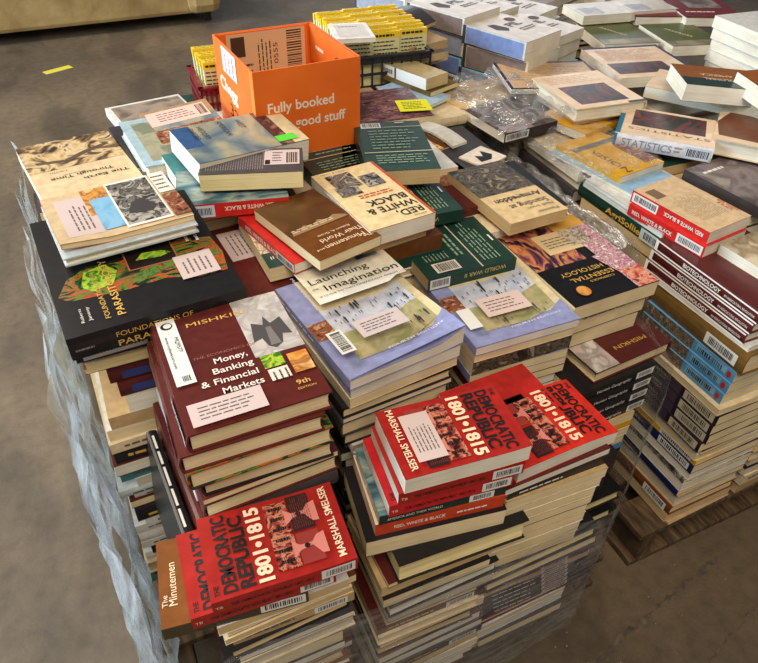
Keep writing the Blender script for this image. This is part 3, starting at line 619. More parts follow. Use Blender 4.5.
book('brown paperback with a row of soldiers, lying upside down above the lavender design textbook', .372, 1.046, .926, .138, .218, .022, 'R', BRN, 'cream', rz=14.3, rough=.25,
     top=turn([('r', 0, .42, 1, 1, pic([(96, 56, 20), (84, 52, 22), (104, 68, 30)], 12)), ('p', [(.05, .42), (.1, .50), (.2, .46), (.3, .52), (.42, .47), (.55, .53), (.66, .48), (.8, .52), (.95, .46), (.95, .43)], flat((150, 120, 84))), ('l', .08, .45, .92, .50, 2, flat((214, 190, 150)), False),
      ('t', 'The', .80, .05, .018, .009, LT, 0), ('t', 'Minutemen', .24, .085, .084, .013, LT, 0), ('t', 'and', .10, .10, .016, .006, LT, 0), ('t', 'Their World', .26, .18, .092, .013, LT, 0), ('t', 'Robert A. Gross', .30, .275, .07, .006, LT, 0)], .138, .218))
rwb = turn([('r', 0, 0, 1, 1, cover((232, 208, 158), .28)), ('r', .955, 0, 1, 1, cover((196, 84, 40), .28)),
      ('t', 'RED,', .54, .07, .055, .021, BLACK, 0, .02), ('t', 'WHITE &', .20, .19, .108, .021, BLACK, 0, .02), ('t', 'BLACK', .30, .31, .088, .021, BLACK, 0, .02), ('l', .30, .45, .88, .52, 2, flat((200, 90, 50)), False),
      ('r', .14, .66, .52, .92, GREYP), ('r', .10, .54, .42, .70, GREYP), ('r', .56, .60, .84, .80, GREYP), ('t', 'GARY B. NASH', .12, .945, .055, .005, INK, 0), ('l', .70, .02, .92, .04, 1, INK, False)], .147, .242)
book('cream paperback with engraved pictures and large black title, amid the front load', .509, 1.098, .930, .147, .242, .036, 'R', (206, 92, 44), 'white', rz=6, top=rwb)
book('green paperback with print columns partly under the cream engraved paperback', .620, 1.165, .868, .19, .19, .028, 'F', GRN, 'tan', rz=-3, top=green_back(), F=[('t', 'WORLD WAR II', .7, .75, .09, .010, flat((206, 190, 120)), 180)])
book('tan paperback hidden between the green and the cream engraved paperback', .50, 1.10, .893, .145, .22, .022, 'R', 'tan', 'tan', rz=7)
armag = turn([('r', 0, 0, 1, 1, cover((224, 196, 146))), ('r', 0, .46, 1, 1, BATTLE), ('t', 'Standing at', .26, .18, .098, .018, BLACK, 0, .01), ('t', 'Armageddon', .14, .30, .120, .019, BLACK, 0, .02), ('l', .12, .48, .85, .53, 1, INK, False), ('t', 'Nell Irvin', .48, .12, .065, .0105, flat((90, 80, 70)), 0), ('t', 'Painter', .54, .04, .055, .009, flat((90, 80, 70)), 0)], .15, .25)
book('tan paperback with dark battle scene, lying behind the black histology textbook', .845, 1.110, .862, .150, .250, .028, 'R', (214, 186, 138), 'tan', rz=2.5, top=armag, rough=.4)
book('dark green paperback lying face down right of the orange box', .655, 1.292, .925, .160, .250, .036, 'L', GRN, 'tan', rz=-16,
     top=[('r', .10, .86, .40, .97, STKW, 'barcode_panel'), ('b', .13, .88, .37, .96, 18, BLACK, False), ('l', .18, .40, .88, .82, 7, LG, False), ('r', .04, .34, 1, .355, flat((196, 186, 150))), ('l', .18, .12, .92, .30, 4, LG, False), ('r', .42, .86, 1, .87, flat((196, 186, 150))), ('r', .62, .95, .76, .965, WHITE)])
book('dark green paperback lying face down in front of the orange box', .535, 1.395, .885, .165, .262, .036, 'L', (44, 66, 56), 'tan', rz=4,
     top=[('r', .03, .86, .42, .97, STKW, 'barcode_panel'), ('b', .07, .88, .38, .96, 18, BLACK, False), ('l', .28, .45, .90, .82, 6, LG, False), ('r', .05, .40, 1, .412, flat((196, 186, 150))), ('l', .18, .16, .92, .34, 4, LG, False)])
book('fanned paperback with pictured cover, squeezed left of the green face-down book', .610, 1.310, .885, .14, .22, .024, 'R', 'cream', 'cream', rz=-22, cmat=CELLS)
book('grey back-cover paperback with cream pages, highest of the pile left of the orange box', .309, 1.230, .978, .200, .103, .036, 'B', (78, 72, 72), 'yel', rz=-19.5, ry=-1, top=[('l', .05, .15, .62, .88, 24, flat((150, 142, 140)), True), ('r', .62, .30, .97, .92, STK, 'sticker'), ('r', .63, .32, .68, .5, BLACK), ('b', .84, .36, .95, .8, 9, BLACK, False), ('l', .70, .4, .80, .85, 4, INK, False)])
book('red spined paperback with sea picture, under the grey back-cover paperback', .262, 1.235, .934, .215, .145, .030, 'F', (208, 44, 36), 'white', rz=-12, top=[('r', 0, 0, 1, 1, SEA)], F=[('t', 'RED, WHITE & BLACK', .88, .72, .10, .009, WHITE, 180, .02), ('r', .03, .08, .33, .92, flat((200, 214, 230)), 'sticker'), ('b', .06, .25, .30, .75, 22, BLACK, False)])
oxf = [('r', 0, 0, .74, 1, PAINT), ('r', .0, .40, .16, .98, cover((56, 92, 140))), ('r', .86, 0, 1, 1, cover((226, 206, 160))), ('r', .74, 0, .86, 1, pic([(96, 50, 50), (60, 40, 40), (150, 110, 90)], 40)),
       ('t', 'OXFORD', .13, .9, .05, .012, flat((40, 50, 70)), -90), ('t', 'HISTORY', .21, .9, .055, .012, flat((40, 50, 70)), -90), ('t', 'AMERICAN', .40, .95, .065, .012, flat((60, 60, 70)), -90), ('t', 'WEST', .56, .9, .04, .012, flat((60, 60, 70)), -90), ('r', .74, .08, .92, .24, flat((90, 220, 70)), 'green_tab')]
book('thick paperback with painted landscape cover and green tab, against the orange box', .312, 1.335, .990, .245, .150, .048, 'B', (120, 140, 150), 'white', rz=10, ry=2, rx=5, top=oxf)
book('thick paperback supporting the painted landscape one', .285, 1.340, .934, .24, .17, .038, 'B', 'teal', 'white', rz=4)

# ================================================================ left rear
earth = [('r', 0, .54, 1, 1, ROCK), ('p', [(.1, .70), (.4, .66), (.62, .74), (.88, .80), (.92, .77), (.66, .70), (.42, .62), (.12, .66)], flat((86, 70, 54))), ('t', 'The Earth', .93, .345, .095, .0115, BLACK, 180, .01), ('t', 'Through Time', .80, .42, .130, .0115, BLACK, 180, .01), ('l', .30, .43, .55, .44, 1, INK, False), ('t', 'Levin', .36, .50, .035, .006, INK, 180)]
book('tan geology textbook with rocky landscape, rearmost book at the left edge', -.003, 1.500, .898, .206, .322, .026, 'R', (226, 200, 158), 'white', rz=8, top=earth, rough=.35)
coll = [('r', 0, 0, 1, 1, cover((216, 190, 150))), ('r', .08, .10, .36, .88, STK, 'sticker'), ('l', .15, .2, .3, .8, 4, INK, True), ('r', .30, .45, .50, .98, OCHRE), ('r', .34, .12, .52, .75, BLUEP), ('r', .50, .06, .86, 1, flat((240, 232, 222))), ('r', .515, .10, .845, .96, GREYP), ('p', [(.56, .3), (.62, .5), (.72, .55), (.80, .35), (.74, .25)], DKGREY), ('r', .87, .55, 1, 1, flat((236, 226, 214))), ('l', .88, .6, .99, .95, 4, BATTLE, False), ('r', .87, .05, 1, .5, RUST)]
book('floppy paperback with photo collage cover, overlapping the rocky landscape textbook', .036, 1.150, .976, .222, .180, .010, 'L', (206, 130, 50), 'cream', rz=6.5, top=coll, warp=lambda x, y, z: -.9*min(0, x+.05)**2*0+1.2*max(0, -x-.03)*max(0, .0-y))
book('pale hardcover with white edges directly under the photo collage paperback', .036, 1.140, .966, .225, .190, .016, 'B', 'pale', 'white', rz=6, hard=True)
W = 'the pile under the rocky landscape textbook'
column(W, .0, 1.525, .52, .870, .205, .285, 'LLB', ['purple', 'charcoal', 'cream', 'maroon', 'white'], 71, start=1, items=[dict(t=.03, cov='purple', sp='L'), dict(t=.02, cov='white', sp='L', L=[('r', .8, .1, .95, .9, flat((226, 220, 40)), 'yellow_label')]), dict(t=.03, cov='charcoal', sp='L', ox=-.01), dict(t=.02, cov='charcoal', sp='L', ox=-.015, oy=-.03)])
book('light blue hardcover with ribbed pages, standing out right of the rocky landscape textbook', .165, 1.520, .925, .105, .25, .036, 'R', (170, 196, 206), 'white', rz=4, hard=True, top=[('r', .2, .08, .95, .9, pic([(150, 150, 124), (170, 168, 140), (126, 132, 112)], 20))])
book('dark thin paperback squeezed between the light blue hardcover and the rocky landscape textbook', .120, 1.60, .885, .05, .24, .02, 'L', 'charcoal', 'white', rz=6)
book('paperback with big pink sticker and brown edge, behind the painted landscape paperback', .245, 1.580, .930, .165, .20, .016, 'L', (170, 140, 100), 'cream', rz=3, ry=-4, top=[('r', 0, 0, 1, .6, PAINT), ('r', .0, .05, 1, .4, RUST), ('r', .06, .52, .92, .92, flat((232, 190, 176)), 'sticker'), ('l', .2, .60, .75, .86, 4, INK, False), ('b', .78, .58, .90, .88, 10, BLACK, False)])
book('dark brown paperback with striped cover, tight against the left side of the orange box', .330, 1.56, .900, .06, .24, .030, 'R', 'brown', 'cream', rz=14, cmat=RUST)
book('grey covered book with white border behind the pink-sticker paperback', .205, 1.800, .872, .20, .18, .022, 'L', 'white', 'white', rz=8, top=[('r', .06, .06, .97, .94, pic([(130, 116, 104), (160, 146, 130), (110, 96, 86)], 12))])
# ================================================================ orange carton
def carton():
    bx, by, w_, d_, h_, z0 = .489, 1.541, .252, .276, .220, .868
    t = .004
    orange = rough_mat('orange_carton', [(222, 100, 22), (232, 108, 26), (238, 116, 34)], 9, .5, bump=.12, bdist=.001)
    kraft = rough_mat('kraft_liner', [(206, 120, 60), (216, 132, 70)], 12, .8, bump=.1)
    o = root('orange_carton', 'open orange cardboard box with white slogan standing on the front load of books', 'cardboard box', (bx, by, z0), (0, 0, 2.8))
    a, b = w_/2, d_/2
    box('bottom_panel', (-a, -b, 0, a, b, t), orange, o)
    fr_ = box('front_panel', (-a, -b, 0, a, -b+t, h_), orange, o, .001)
    lf = box('side_panel', (-a, -b+t, 0, -a+t, b-t, h_), orange, o, .001)
    rt = box('side_panel', (a-t, -b+t, 0, a, b-t, h_), orange, o, .001)
    bk = box('back_panel', (-a, b-t, 0, a, b, h_), orange, o, .001)
    # flaps folded down inside
    box('folded_flap', (a-t-.006, -b+.012, h_-.085, a-t-.002, b-.012, h_-.001), orange, o)
    box('folded_flap', (-a+.012, b-t-.007, h_-.095, a-.016, b-t-.003, h_-.001), orange, o)
    def ff(u, v, off): return (-a+u*w_, -b-off, v*h_)
    def fl(u, v, off): return (-a-off, b-u*d_, v*h_)
    def fin(u, v, off): return (-a+t+off, -b+t+u*(d_-2*t), v*h_)
    def fbk(u, v, off): return (-a+t+u*(w_-2*t), b-t-.0072-off, v*h_)
    rg = random.Random(2); wh = flat((240, 226, 206))
    art([('t', 'Fully booked', .11, .575, .158, .0225, wh, 0, .02), ('t', 'with good stuff', .11, .39, .186, .0225, wh, 0, .02)], ff, w_, h_, fr_, rg)
    art([('t', 'Chegg', .10, .50, .125, .031, wh, -2, .03), ('t', '323', .30, .27, .09, .032, BLACK, -8)], fl, d_, h_, lf, rg)
    art([('r', .24, .72, .60, .98, flat((226, 226, 226)), 'packing_label'), ('l', .28, .74, .56, .97, 3, flat((210, 90, 30)), True)], fl, d_, h_, lf, rg, 4)
    kr = flat((214, 184, 140)); K = flat((70, 54, 40))
    art([('r', .10, .30, .92, .985, kr, 'shipping_label'), ('b', .72, .55, .88, .95, 22, K, True), ('t', '0555', .62, .62, .05, .012, K, 90), ('l', .40, .55, .56, .95, 4, K, True), ('r', .14, .74, .28, .95, K), ('l', .14, .4, .36, .68, 4, K, False)], fbk, w_, h_, bk, rg, 3)
    art([('r', .52, .22, 1, .50, flat((220, 190, 160)), 'paper_sheet')], fbk, w_, h_, bk, rg, 12)
    def frr(u, v, off): return (a-t-.0062-off, b-.012-u*(d_-.024), v*h_)
    art([('l', .15, .76, .38, .84, 1, wh, False), ('e', .70, .82, .10, .035, flat((120, 50, 12)), 'hand_hole')], frr, d_-.024, h_, rt, rg, 1)
    box('rim_tape', (-a-.0006, -b-.0006, h_*.2, -a+.001, -b+.02, h_), flat((236, 130, 50), .3), o)
carton()
# ---------------------------------------------------------------- crates and booklets
def crate(label, x, y, z, w_, d_, h_, mat, rz):
    o = root('plastic_crate', label, 'crate', (x, y, z), (0, 0, rz)); a, b = w_/2, d_/2; t = .004
    box('crate_floor', (-a, -b, 0, a, b, t), mat, o)
    for nm, x0, y0, x1, y1, horiz in (('front', -a, -b, a, -b+t, 1), ('back', -a, b-t, a, b, 1), ('left', -a, -b, -a+t, b, 0), ('right', a-t, -b, a, b, 0)):
        B = [(x0, y0, h_-.02, x1, y1, h_), (x0, y0, t, x1, y1, .018), (x0, y0, h_*.5-.004, x1, y1, h_*.5+.004)]
        n = 9
        for k in range(n+1):
            if horiz: q = x0+(x1-x0-.006)*k/n; B.append((q, y0, t, q+.006, y1, h_))
            else: q = y0+(y1-y0-.006)*k/n; B.append((x0, q, t, x1, q+.006, h_))
        multi('crate_wall', B, mat, o, .0008)
        e = .005
        box('rim', (x0-e*(not horiz or 1), y0-e, h_-.003, x1+e, y1+e, h_+.003), mat, o, .001)
    return o
YEL = flat((232, 200, 46), .4); YB = flat((40, 36, 20)); WB = flat((216, 212, 160), .4)
def booklet(label, x, y, z, w_, t, h_, rz, rx, group):
    o = root('yellow_booklet', label, 'booklet', (x, y, z), (rx, 0, rz), group)
    b = box('cover', (-w_/2, -t/2, 0, w_/2, t/2, h_), WB, o)
    box('yellow_edge', (-w_/2-.0006, -t/2-.0006, h_-.016, w_/2+.0006, t/2+.0006, h_+.0008), YEL, o)
    V, F = [], []; rg = random.Random(int(x*999+y*777))
    def fr(u, v, off): return (-w_/2+u*w_, -t/2+v*t, h_+.0009+off)
    art([('l', .08, .25, .92, .75, 1, YB, False)], fr, w_, t, o, rg)
    def f2(u, v, off): return (-w_/2+u*w_, -t/2-off-.0007, v*h_)
    art([('l', .06, .90, .9, .99, 1, YB, False), ('l', .04, .58, .95, .86, 4, YB, False)], f2, w_, h_, o, rg)
    return o
cr = cover((120, 24, 36), .35)
crate('maroon plastic crate of yellow booklets beside the orange box', .385, 1.825, .852, .115, .17, .085, cr, -3)
for k in range(8):
    booklet('yellow topped booklet standing in the maroon crate', .386+.003*(k % 2), 1.757+k*.0185, .858, .088, .013, .135-.002*(k % 3), -3+k % 3, -4, 'booklets in the maroon crate')
crate('dark plastic crate packed with yellow booklets behind the orange box', .905, 1.975, .825, .285, .285, .10, cover((40, 42, 48), .4), -4)
for c in range(3):
    for k in range(13):
        booklet('yellow topped booklet standing in the dark crate behind the orange box', .812+c*.091, 1.868+k*.0195+c*.003-.010, .831, .086, .014, .150+.004*((k*7+c*3) % 3), -4+((k*5+c) % 5-2)*1.2, -5+((k+c) % 3), 'booklets in the dark crate')
book('white booklet lying flat on the yellow booklets behind the orange box', .790, 1.855, 1.000, .11, .14, .012, 'L', 'white', 'white', rz=-12, top=[('r', .1, .1, .9, .9, WHITEC), ('l', .2, .7, .8, .8, 1, INK, False)])
book('blue white paperback leaning out behind the right side of the orange box', .690, 1.700, .905, .09, .16, .02, 'L', 'sky', 'white', rz=-30)

# ================================================================ right rear of the front load
book('dark purple feather-patterned textbook beside the right side of the orange box', .780, 1.650, .862, .25, .21, .024, 'L', 'purple', 'cream', rz=-6, top=[('r', 0, 0, 1, 1, PLANT)])
book('second dark feather-patterned textbook showing below the first', .720, 1.520, .846, .16, .20, .02, 'L', 'purple', 'cream', rz=10, top=[('r', 0, 0, 1, 1, PLANT), ('r', .05, .5, 1, .52, BLACK)])
o = box('yellow_tag', (-.045, -.038, 0, .045, .038, .001), flat((226, 226, 40), .5)); o.location = (.865, 1.600, .868); o.rotation_euler = (0, 0, R(-14)); o['label'] = 'bright yellow paper tag with small print on the dark feather-patterned textbook'; o['category'] = 'paper tag'
art([('l', -.7, -.7, .7, .7, 5, YB, False)], lambda u, v, off: (u*.045, v*.038, .001+off), .09, .076, o, random.Random(1))
book('small paperback with white spine and barcode, on the brown pile by the dark crate', .955, 1.790, .900, .088, .215, .032, 'L', (176, 156, 110), 'tan', rz=16, rx=-2, L=[('r', 0, 0, 1, 1, STKW, 'sticker'), ('b', .05, .3, .35, .7, 16, BLACK, False), ('r', .38, 0, .41, 1, BLACK)])
book('olive green paperback under the small white-spined one', .975, 1.780, .868, .12, .20, .014, 'L', 'olive', 'yel', rz=20)
book('pale blue thin pad under the small white-spined paperback', .930, 1.720, .854, .10, .19, .010, 'L', (170, 200, 226), 'white', rz=24)
for k, (cx_, cy_, zt, rz) in enumerate(((1.035, 1.97, .93, 12), (1.02, 1.95, .905, 8), (1.05, 1.99, .88, 18), (1.02, 1.96, .85, 5))):
    book('%s paperback, %s in the loose pile right of the dark crate' % (('tan', 'grey', 'cream', 'brown')[k], ('topmost', 'second', 'third', 'lowest')[k]), cx_, cy_, zt, .15, .20, .024, 'FBFB'[k], ('tan', 'grey', 'cream', 'brown')[k], 'tan', rz=rz)
book('curled dark paperback with orange edge on top of the loose tan pile', 1.040, 2.060, .955, .10, .22, .012, 'L', 'charcoal', 'tan', rz=30, top=[('r', .05, 0, .25, 1, OCHRE)], warp=lambda x, y, z: .03*math.sin((y+.11)*18))
# grey sheets and bits between the green and the tan books
book('white card with black figures lying behind the tan battle-scene paperback', .905, 1.300, .846, .09, .08, .004, 'L', (236, 226, 210), 'white', rz=22, top=[('p', [(.2, .3), (.35, .7), (.5, .5), (.7, .8), (.8, .4), (.55, .2)], BLACK), ('e', .35, .35, .08, .1, BLACK)])
book('grey covered paperback beside the green face-down book', .835, 1.365, .842, .12, .25, .022, 'L', 'charcoal', 'grey', rz=12)
book('folded white leaflet beside the green face-down book', .860, 1.440, .852, .05, .15, .006, 'L', (206, 204, 196), 'white', rz=14, warp=lambda x, y, z: .012*math.cos(y*18))
book('brown paperback with ochre stripe behind the green face-down book', .800, 1.480, .846, .12, .22, .02, 'L', 'brown', 'cream', rz=14, top=[('r', .3, 0, .6, 1, OCHRE), ('r', .75, .1, .95, .9, CREAM)])
book('maroon paperback with picture strip, in the gap before the tan battle-scene paperback', .760, 1.200, .842, .16, .20, .02, 'F', 'maroon', 'tan', rz=4, top=[('r', .2, .55, .9, .95, RUST)])

# base layers of the front load that show in the gaps
cells = []
def base(where, x, y, zt, dx, dy, seed, n=2):
    rng = random.Random(seed); z = zt
    for k in range(n):
        t = rng.uniform(.022, .034); cn = rng.choice(('brown', 'black', 'cream', 'green', 'maroon', 'charcoal', 'white', 'tan'))
        book('%s book, %s of two flat %s' % (CNAME[cn], ('upper', 'lower')[k], where), x, y, z, dx*rng.uniform(.94, 1), dy*rng.uniform(.94, 1), t, rng.choice('LFRB'), cn, rng.choice(('cream', 'tan', 'white')), rz=rng.uniform(-2, 2), hard=rng.random() < .4)
        z -= t
    cells.append((x, y, dx, dy, z))
base('under the maroon stickered hardcover', .280, 1.095, .806, .225, .25, 1)
base('under the cream engraved paperback', .515, 1.11, .871, .215, .25, 2)
base('under the green print-column paperback', .735, 1.13, .822, .19, .22, 3)
base('under the tan battle-scene paperback', .905, 1.16, .832, .15, .24, 4)
base('under the photo collage paperback', .035, 1.325, .895, .24, .21, 5)
base('under the sea-picture paperback', .275, 1.355, .890, .215, .24, 6)
base('under the face-down green book before the box', .520, 1.37, .848, .215, .22, 7)
base('under the tilted green face-down book', .720, 1.365, .858, .19, .22, 8)
base('by the film on the right side', .905, 1.42, .820, .16, .23, 9)
base('under the pink-sticker paperback', .260, 1.60, .885, .23, .24, 10)
base('under the orange box', .500, 1.615, .866, .24, .24, 11)
base('under the purple feather-patterned textbook', .745, 1.60, .826, .22, .23, 12)
base('under the small white-spined paperback', .935, 1.70, .838, .15, .30, 13)
base('under the white-bordered grey book', .235, 1.84, .850, .22, .22, 14)
base('under the gap between the two crates', .475, 1.855, .850, .235, .22, 15)
base('under the dark crate', .745, 1.90, .838, .20, .30, 16)
base('under the right half of the dark crate', .955, 1.99, .838, .19, .26, 17)
cells += [(.137, .765, .21, .25, .50), (.390, .85, .21, .26, .50), (.664, .868, .21, .26, .46), (.0, 1.575, .21, .26, .52), (.0, 1.33, .20, .2, .3)]
core('packed layers of books inside the front load, glimpsed between stacks', cells[:-1], 3)

# ================================================================ right-hand load: the corner column, spines to the left
WHI = flat((240, 236, 230))
def bio(k): return [('r', 0, 0, 1, .14, WHI), ('r', 0, .86, 1, 1, WHI), ('r', 0, 0, .03, 1, WHI), ('t', 'BIOTECHNOLOGY', .30, .30, .105, .0095, WHI, 0, .02), ('t', 'AN AGRICULTURAL REVOLUTION', .70, .34, .078, .006, WHI, 0)]
X1, Y1 = 1.205, .725
W = 'the corner stack of the right-hand load'
rwp = [('r', 0, 0, 1, 1, cover((216, 186, 146))), ('l', .20, .18, .80, .66, 14, flat((150, 130, 104)), True), ('r', .10, .72, .32, .90, flat((120, 96, 70)), 'barcode'), ('t', 'RED, WHITE', .93, .40, .055, .008, RED, 90+180), ('t', '& BLACK', .86, .36, .04, .008, RED, 270)]
book('cream back-cover paperback with red spine and barcode, on the corner stack', 1.222, .925, .845, .140, .212, .030, 'L', (208, 44, 40), 'white', rz=7, top=rwp, L=[('r', .02, .12, .36, .88, STKW, 'sticker'), ('b', .05, .28, .33, .76, 24, BLACK, False), ('t', 'RED, WHITE & BLACK', .94, .70, .105, .009, WHITE, 180, .02)])
book('red spined paperback under the cream back-cover one on the corner stack', 1.216, .918, .815, .140, .212, .028, 'L', (208, 44, 40), 'white', rz=7, L=[('t', 'RED, WHITE & BLACK', .06, .30, .115, .009, WHITE, 0, .02), ('r', .66, .1, .98, .9, STKW, 'sticker'), ('b', .69, .26, .95, .76, 24, BLACK, False)])
book('tan textured paperback with pale page edge, lying on the maroon-spined trio', 1.318, .700, .812, .215, .225, .025, 'R', (150, 134, 104), 'white', rz=4, cmat=MILL)
BK = [('l', .06, .2, .34, .8, 2, flat((150, 140, 130)), False)]
def dk(): return [('t', 'Mathematics', .08, .52, .09, .009, flat((190, 180, 170)), 0), ('t', 'and Our Century', .12, .16, .10, .008, flat((170, 160, 160)), 0), ('r', .42, 0, .60, 1, cover((76, 60, 80))), ('r', .64, .08, .97, .92, flat((206, 196, 170)), 'sticker'), ('b', .68, .24, .93, .78, 24, BLACK, False)]
column(W, X1, Y1, PZ, .787, .215, .285, 'L', ['cream', 'tan', 'navy', 'grey'], 77, items=
   [dict(t=.026, cov='maroon', sp='L', L=bio(k), dy=.29, pg='white', hard=True, ox=.030-.004*k, oy=(.030, .032, .034)[k], rz=-.5) for k in range(3)]
   + [dict(t=.012, cov='white', sp='B', pg='white', ox=.02, oy=.02), dict(t=.055, cov=(116, 88, 44), sp='L', pg='cream', hard=True, oy=.002, ox=.022, dy=.28, label='thick olive brown hardcover with barcode sticker, in the corner stack', L=[('r', .62, .2, .93, .72, STKW, 'sticker'), ('b', .66, .3, .90, .62, 26, BLACK, False)])]
   + [dict(t=.030, cov=(96, 160, 206), sp='L', pg='cream', dy=.265, oy=.006, ox=.018-.004*k, label='sky blue spined textbook, %s of three in the corner stack' % ('upper', 'middle', 'lowest')[k], L=[('r', 0, 0, .56, 1, CITY), ('r', .60, .30, .92, .92, BLUEP), ('b', .62, .35, .88, .75, 18, BLACK, False), ('e', .95, .5, .02, .28, RED)]) for k in range(3)]
   + [dict(t=.018, cov='cream', sp='B', pg='cream')]
   + [dict(t=.029, cov=(40, 34, 42), sp='L', pg='cream', dy=.265, oy=-.012, ox=.0-.002*k, L=dk(), label='dark textbook with pale barcode sticker, %s of four in the corner stack' % ('first', 'second', 'third', 'fourth')[k]) for k in range(4)]
   + [dict(t=.012, cov='maroon', sp='B'), dict(t=.022, cov='white', sp='B', pg='cream'), dict(t=.016, cov='yellow', sp='L', L=spine_sticker(.6, .95)), dict(t=.028, cov='navy', sp='L', dy=.29, L=[('l', .1, .3, .5, .7, 1, OCHRE, False)]+spine_sticker(.62, .96)), dict(t=.024, cov='white', sp='B', pg='white'), dict(t=.016, cov='charcoal', sp='L', cmat=GREYP), dict(t=.030, cov='cream', sp='B', pg='white'), dict(t=.02, cov='navy', sp='L'), dict(t=.042, cov='tan', sp='B', pg='grey', hard=True), dict(t=.034, cov=(110, 62, 34), sp='L', hard=True, label='brown hardcover with barcode sticker near the bottom of the corner stack', L=spine_sticker(.68, .95)), dict(t=.03, cov='tan', sp='B', pg='tan')],
   start=2, group='books in the corner stack of the right-hand load')
W2 = 'the second front stack of the right-hand load'
column(W2, 1.435, .700, PZ, .770, .225, .245, 'BBBF', ['maroon', 'maroon', 'cream', 'black', 'tan'], 78, group='books in the second front stack of the right-hand load')
W3 = 'the third front stack of the right-hand load'
column(W3, 1.670, .70, .30, .770, .225, .245, 'BBBF', ['maroon', 'navy', 'cream', 'black', 'tan'], 79, group='books in the third front stack of the right-hand load')
Y4 = 0
W4 = 'the stack by the green agricultural spine'
column(W4, 1.250, 1.045, .36, .800, .215, .27, 'L', ['brown', 'tan', 'cream', 'maroon', 'navy'], 80, items=[
   dict(t=.008, cov='white', sp='B', pg='white', ox=.0, rz=3, label='white paperback with pale blue edge right above the dark green spine'), dict(t=.012, cov='sky', sp='B', pg='white', ox=-.005, rz=2),
   dict(t=.034, cov=(24, 60, 50), sp='L', pg='white', hard=True, rz=1, dy=.30, label='dark green spined book with gold letters, behind the corner stack', L=[('t', 'AgriSollie', .36, .25, .12, .016, GOLD, 0, .02), ('r', .76, .08, 1, .92, flat((190, 204, 200)), 'sticker'), ('b', .80, .25, .97, .75, 16, BLACK, False)]),
   dict(t=.03, cov=(150, 124, 84), sp='B', pg='tan'), dict(t=.028, cov='brown', sp='B', pg='tan')], start=0, group='books in the stack with the green agricultural spine')
column('the film wrapped stack left of the sky-line book', 1.245, 1.345, .36, .800, .215, .27, 'LB', ['brown', 'tan', 'cream', 'charcoal'], 81, group='books in the film wrapped left stack')
column('the rear left stack of the right-hand load', 1.225, 1.600, .50, .800, .20, .22, 'LB', ['tan', 'cream', 'grey'], 82, group='books in the rear left stack of the right-hand load')

kraft2 = rough_mat('kraft_board', [(96, 72, 44), (126, 98, 62), (150, 120, 80)], 10, .7, stretch=(1, .3, 1), bump=.1)
for k, (x, z, w_, a) in enumerate(((1.085, .690, .075, -42), (1.055, .640, .08, -55))):
    o = box('kraft_board', (-w_/2, -.44, -.0015, w_/2, .44, .0015), kraft2); o.location = (x, 1.42+.03*k, z); o.rotation_euler = (0, R(a), R(-1))
    o['label'] = ('upper brown board strip hanging under film between the two loads', 'lower brown board strip hanging under film between the two loads')[k]; o['category'] = 'board strip'
# clutter on the right-hand load
VT = lambda: [('r', 0, 0, 1, 1, VIS), ('r', 0, .68, 1, .78, flat((120, 116, 100))), ('t', 'VISION', .2, .62, .13, .020, flat((96, 74, 30)), -90), ('r', .72, .1, 1, .6, RUST)]
book('yellow paperback with grey band and large title, nearer of the two yellow ones', 1.245, 1.227, .828, .160, .220, .018, 'L', 'yellow', 'white', rz=8, top=VT(), warp=lambda x, y, z: -.6*max(0, y-.02)**2)
book('yellow paperback with grey band, farther of the two, under clear film', 1.330, 1.440, .832, .215, .165, .022, 'F', 'yellow', 'white', rz=16, top=[('r', 0, 0, 1, 1, VIS), ('r', .60, 0, .68, 1, flat((120, 116, 100))), ('t', 'VISION', .16, .22, .10, .018, flat((96, 74, 30)), 0), ('r', .55, 0, .85, .3, RUST)])
book('blue and white paperback edge under the nearer yellow one', 1.235, 1.190, .810, .16, .29, .010, 'B', (150, 190, 220), 'white', rz=9)
sky = [('r', 0, 0, 1, 1, NIGHT), ('r', .42, .1, .66, .9, pic([(150, 124, 104), (96, 76, 66), (180, 150, 130), (60, 46, 46)], 50, 1)), ('r', .05, -.0, .55, .24, flat((170, 150, 150)), 'sticker')]
book('dark textbook with night sky-line and grey sticker, under film by the yellow books', 1.115, 1.500, .842, .185, .190, .026, 'F', (44, 36, 44), 'white', rz=6, top=sky, F=[('r', .02, .1, .45, .9, STKW, 'sticker'), ('b', .05, .25, .42, .78, 20, BLACK, False)])
book('cream paperback wrapped in clear film at the rear left of the right-hand load', 1.085, 1.670, .845, .18, .15, .030, 'L', (214, 184, 136), 'cream', rz=16, top=[('t', 'REES', .2, .5, .07, .02, flat((200, 120, 80)), 0)])
book('brown paperback with orange strip behind the film wrapped cream one', 1.235, 1.690, .835, .17, .17, .022, 'L', 'tan', 'cream', rz=14, top=[('r', .0, 0, .12, 1, OCHRE)])
tea = lambda: [('r', 0, 0, 1, 1, CARD), ('r', .14, .10, .82, .62, DARKROSE), ('l', .10, .70, .90, .94, 5, flat((206, 176, 148)), False), ('r', .75, .0, 1, .045, flat((60, 90, 90)))]
book('peach textbook with dark still-life picture and white pages, lying highest on the right-hand load', 1.362, 1.486, .885, .225, .242, .034, 'R', 'cream', 'white', rz=-5, hard=True, top=tea())
book('opened-out textbook back cover with navy edge, behind the peach textbook', 1.360, 1.660, .868, .30, .22, .016, 'B', (30, 36, 70), 'white', rz=-18, top=[('r', .03, .03, .97, .95, cover((206, 170, 128))), ('l', .10, .30, .92, .88, 9, flat((170, 140, 110)), False)])
book('supporting tan textbook hidden under the peach one', 1.37, 1.50, .851, .21, .22, .02, 'R', 'tan', 'white', rz=0)
stat = [('r', 0, 0, 1, 1, CARD), ('r', .14, .34, .90, .92, DARKROSE), ('t', 'STATISTICS', .95, .26, .205, .014, flat((120, 96, 80)), 180), ('r', 0, 0, .05, .7, flat((40, 110, 140)))]
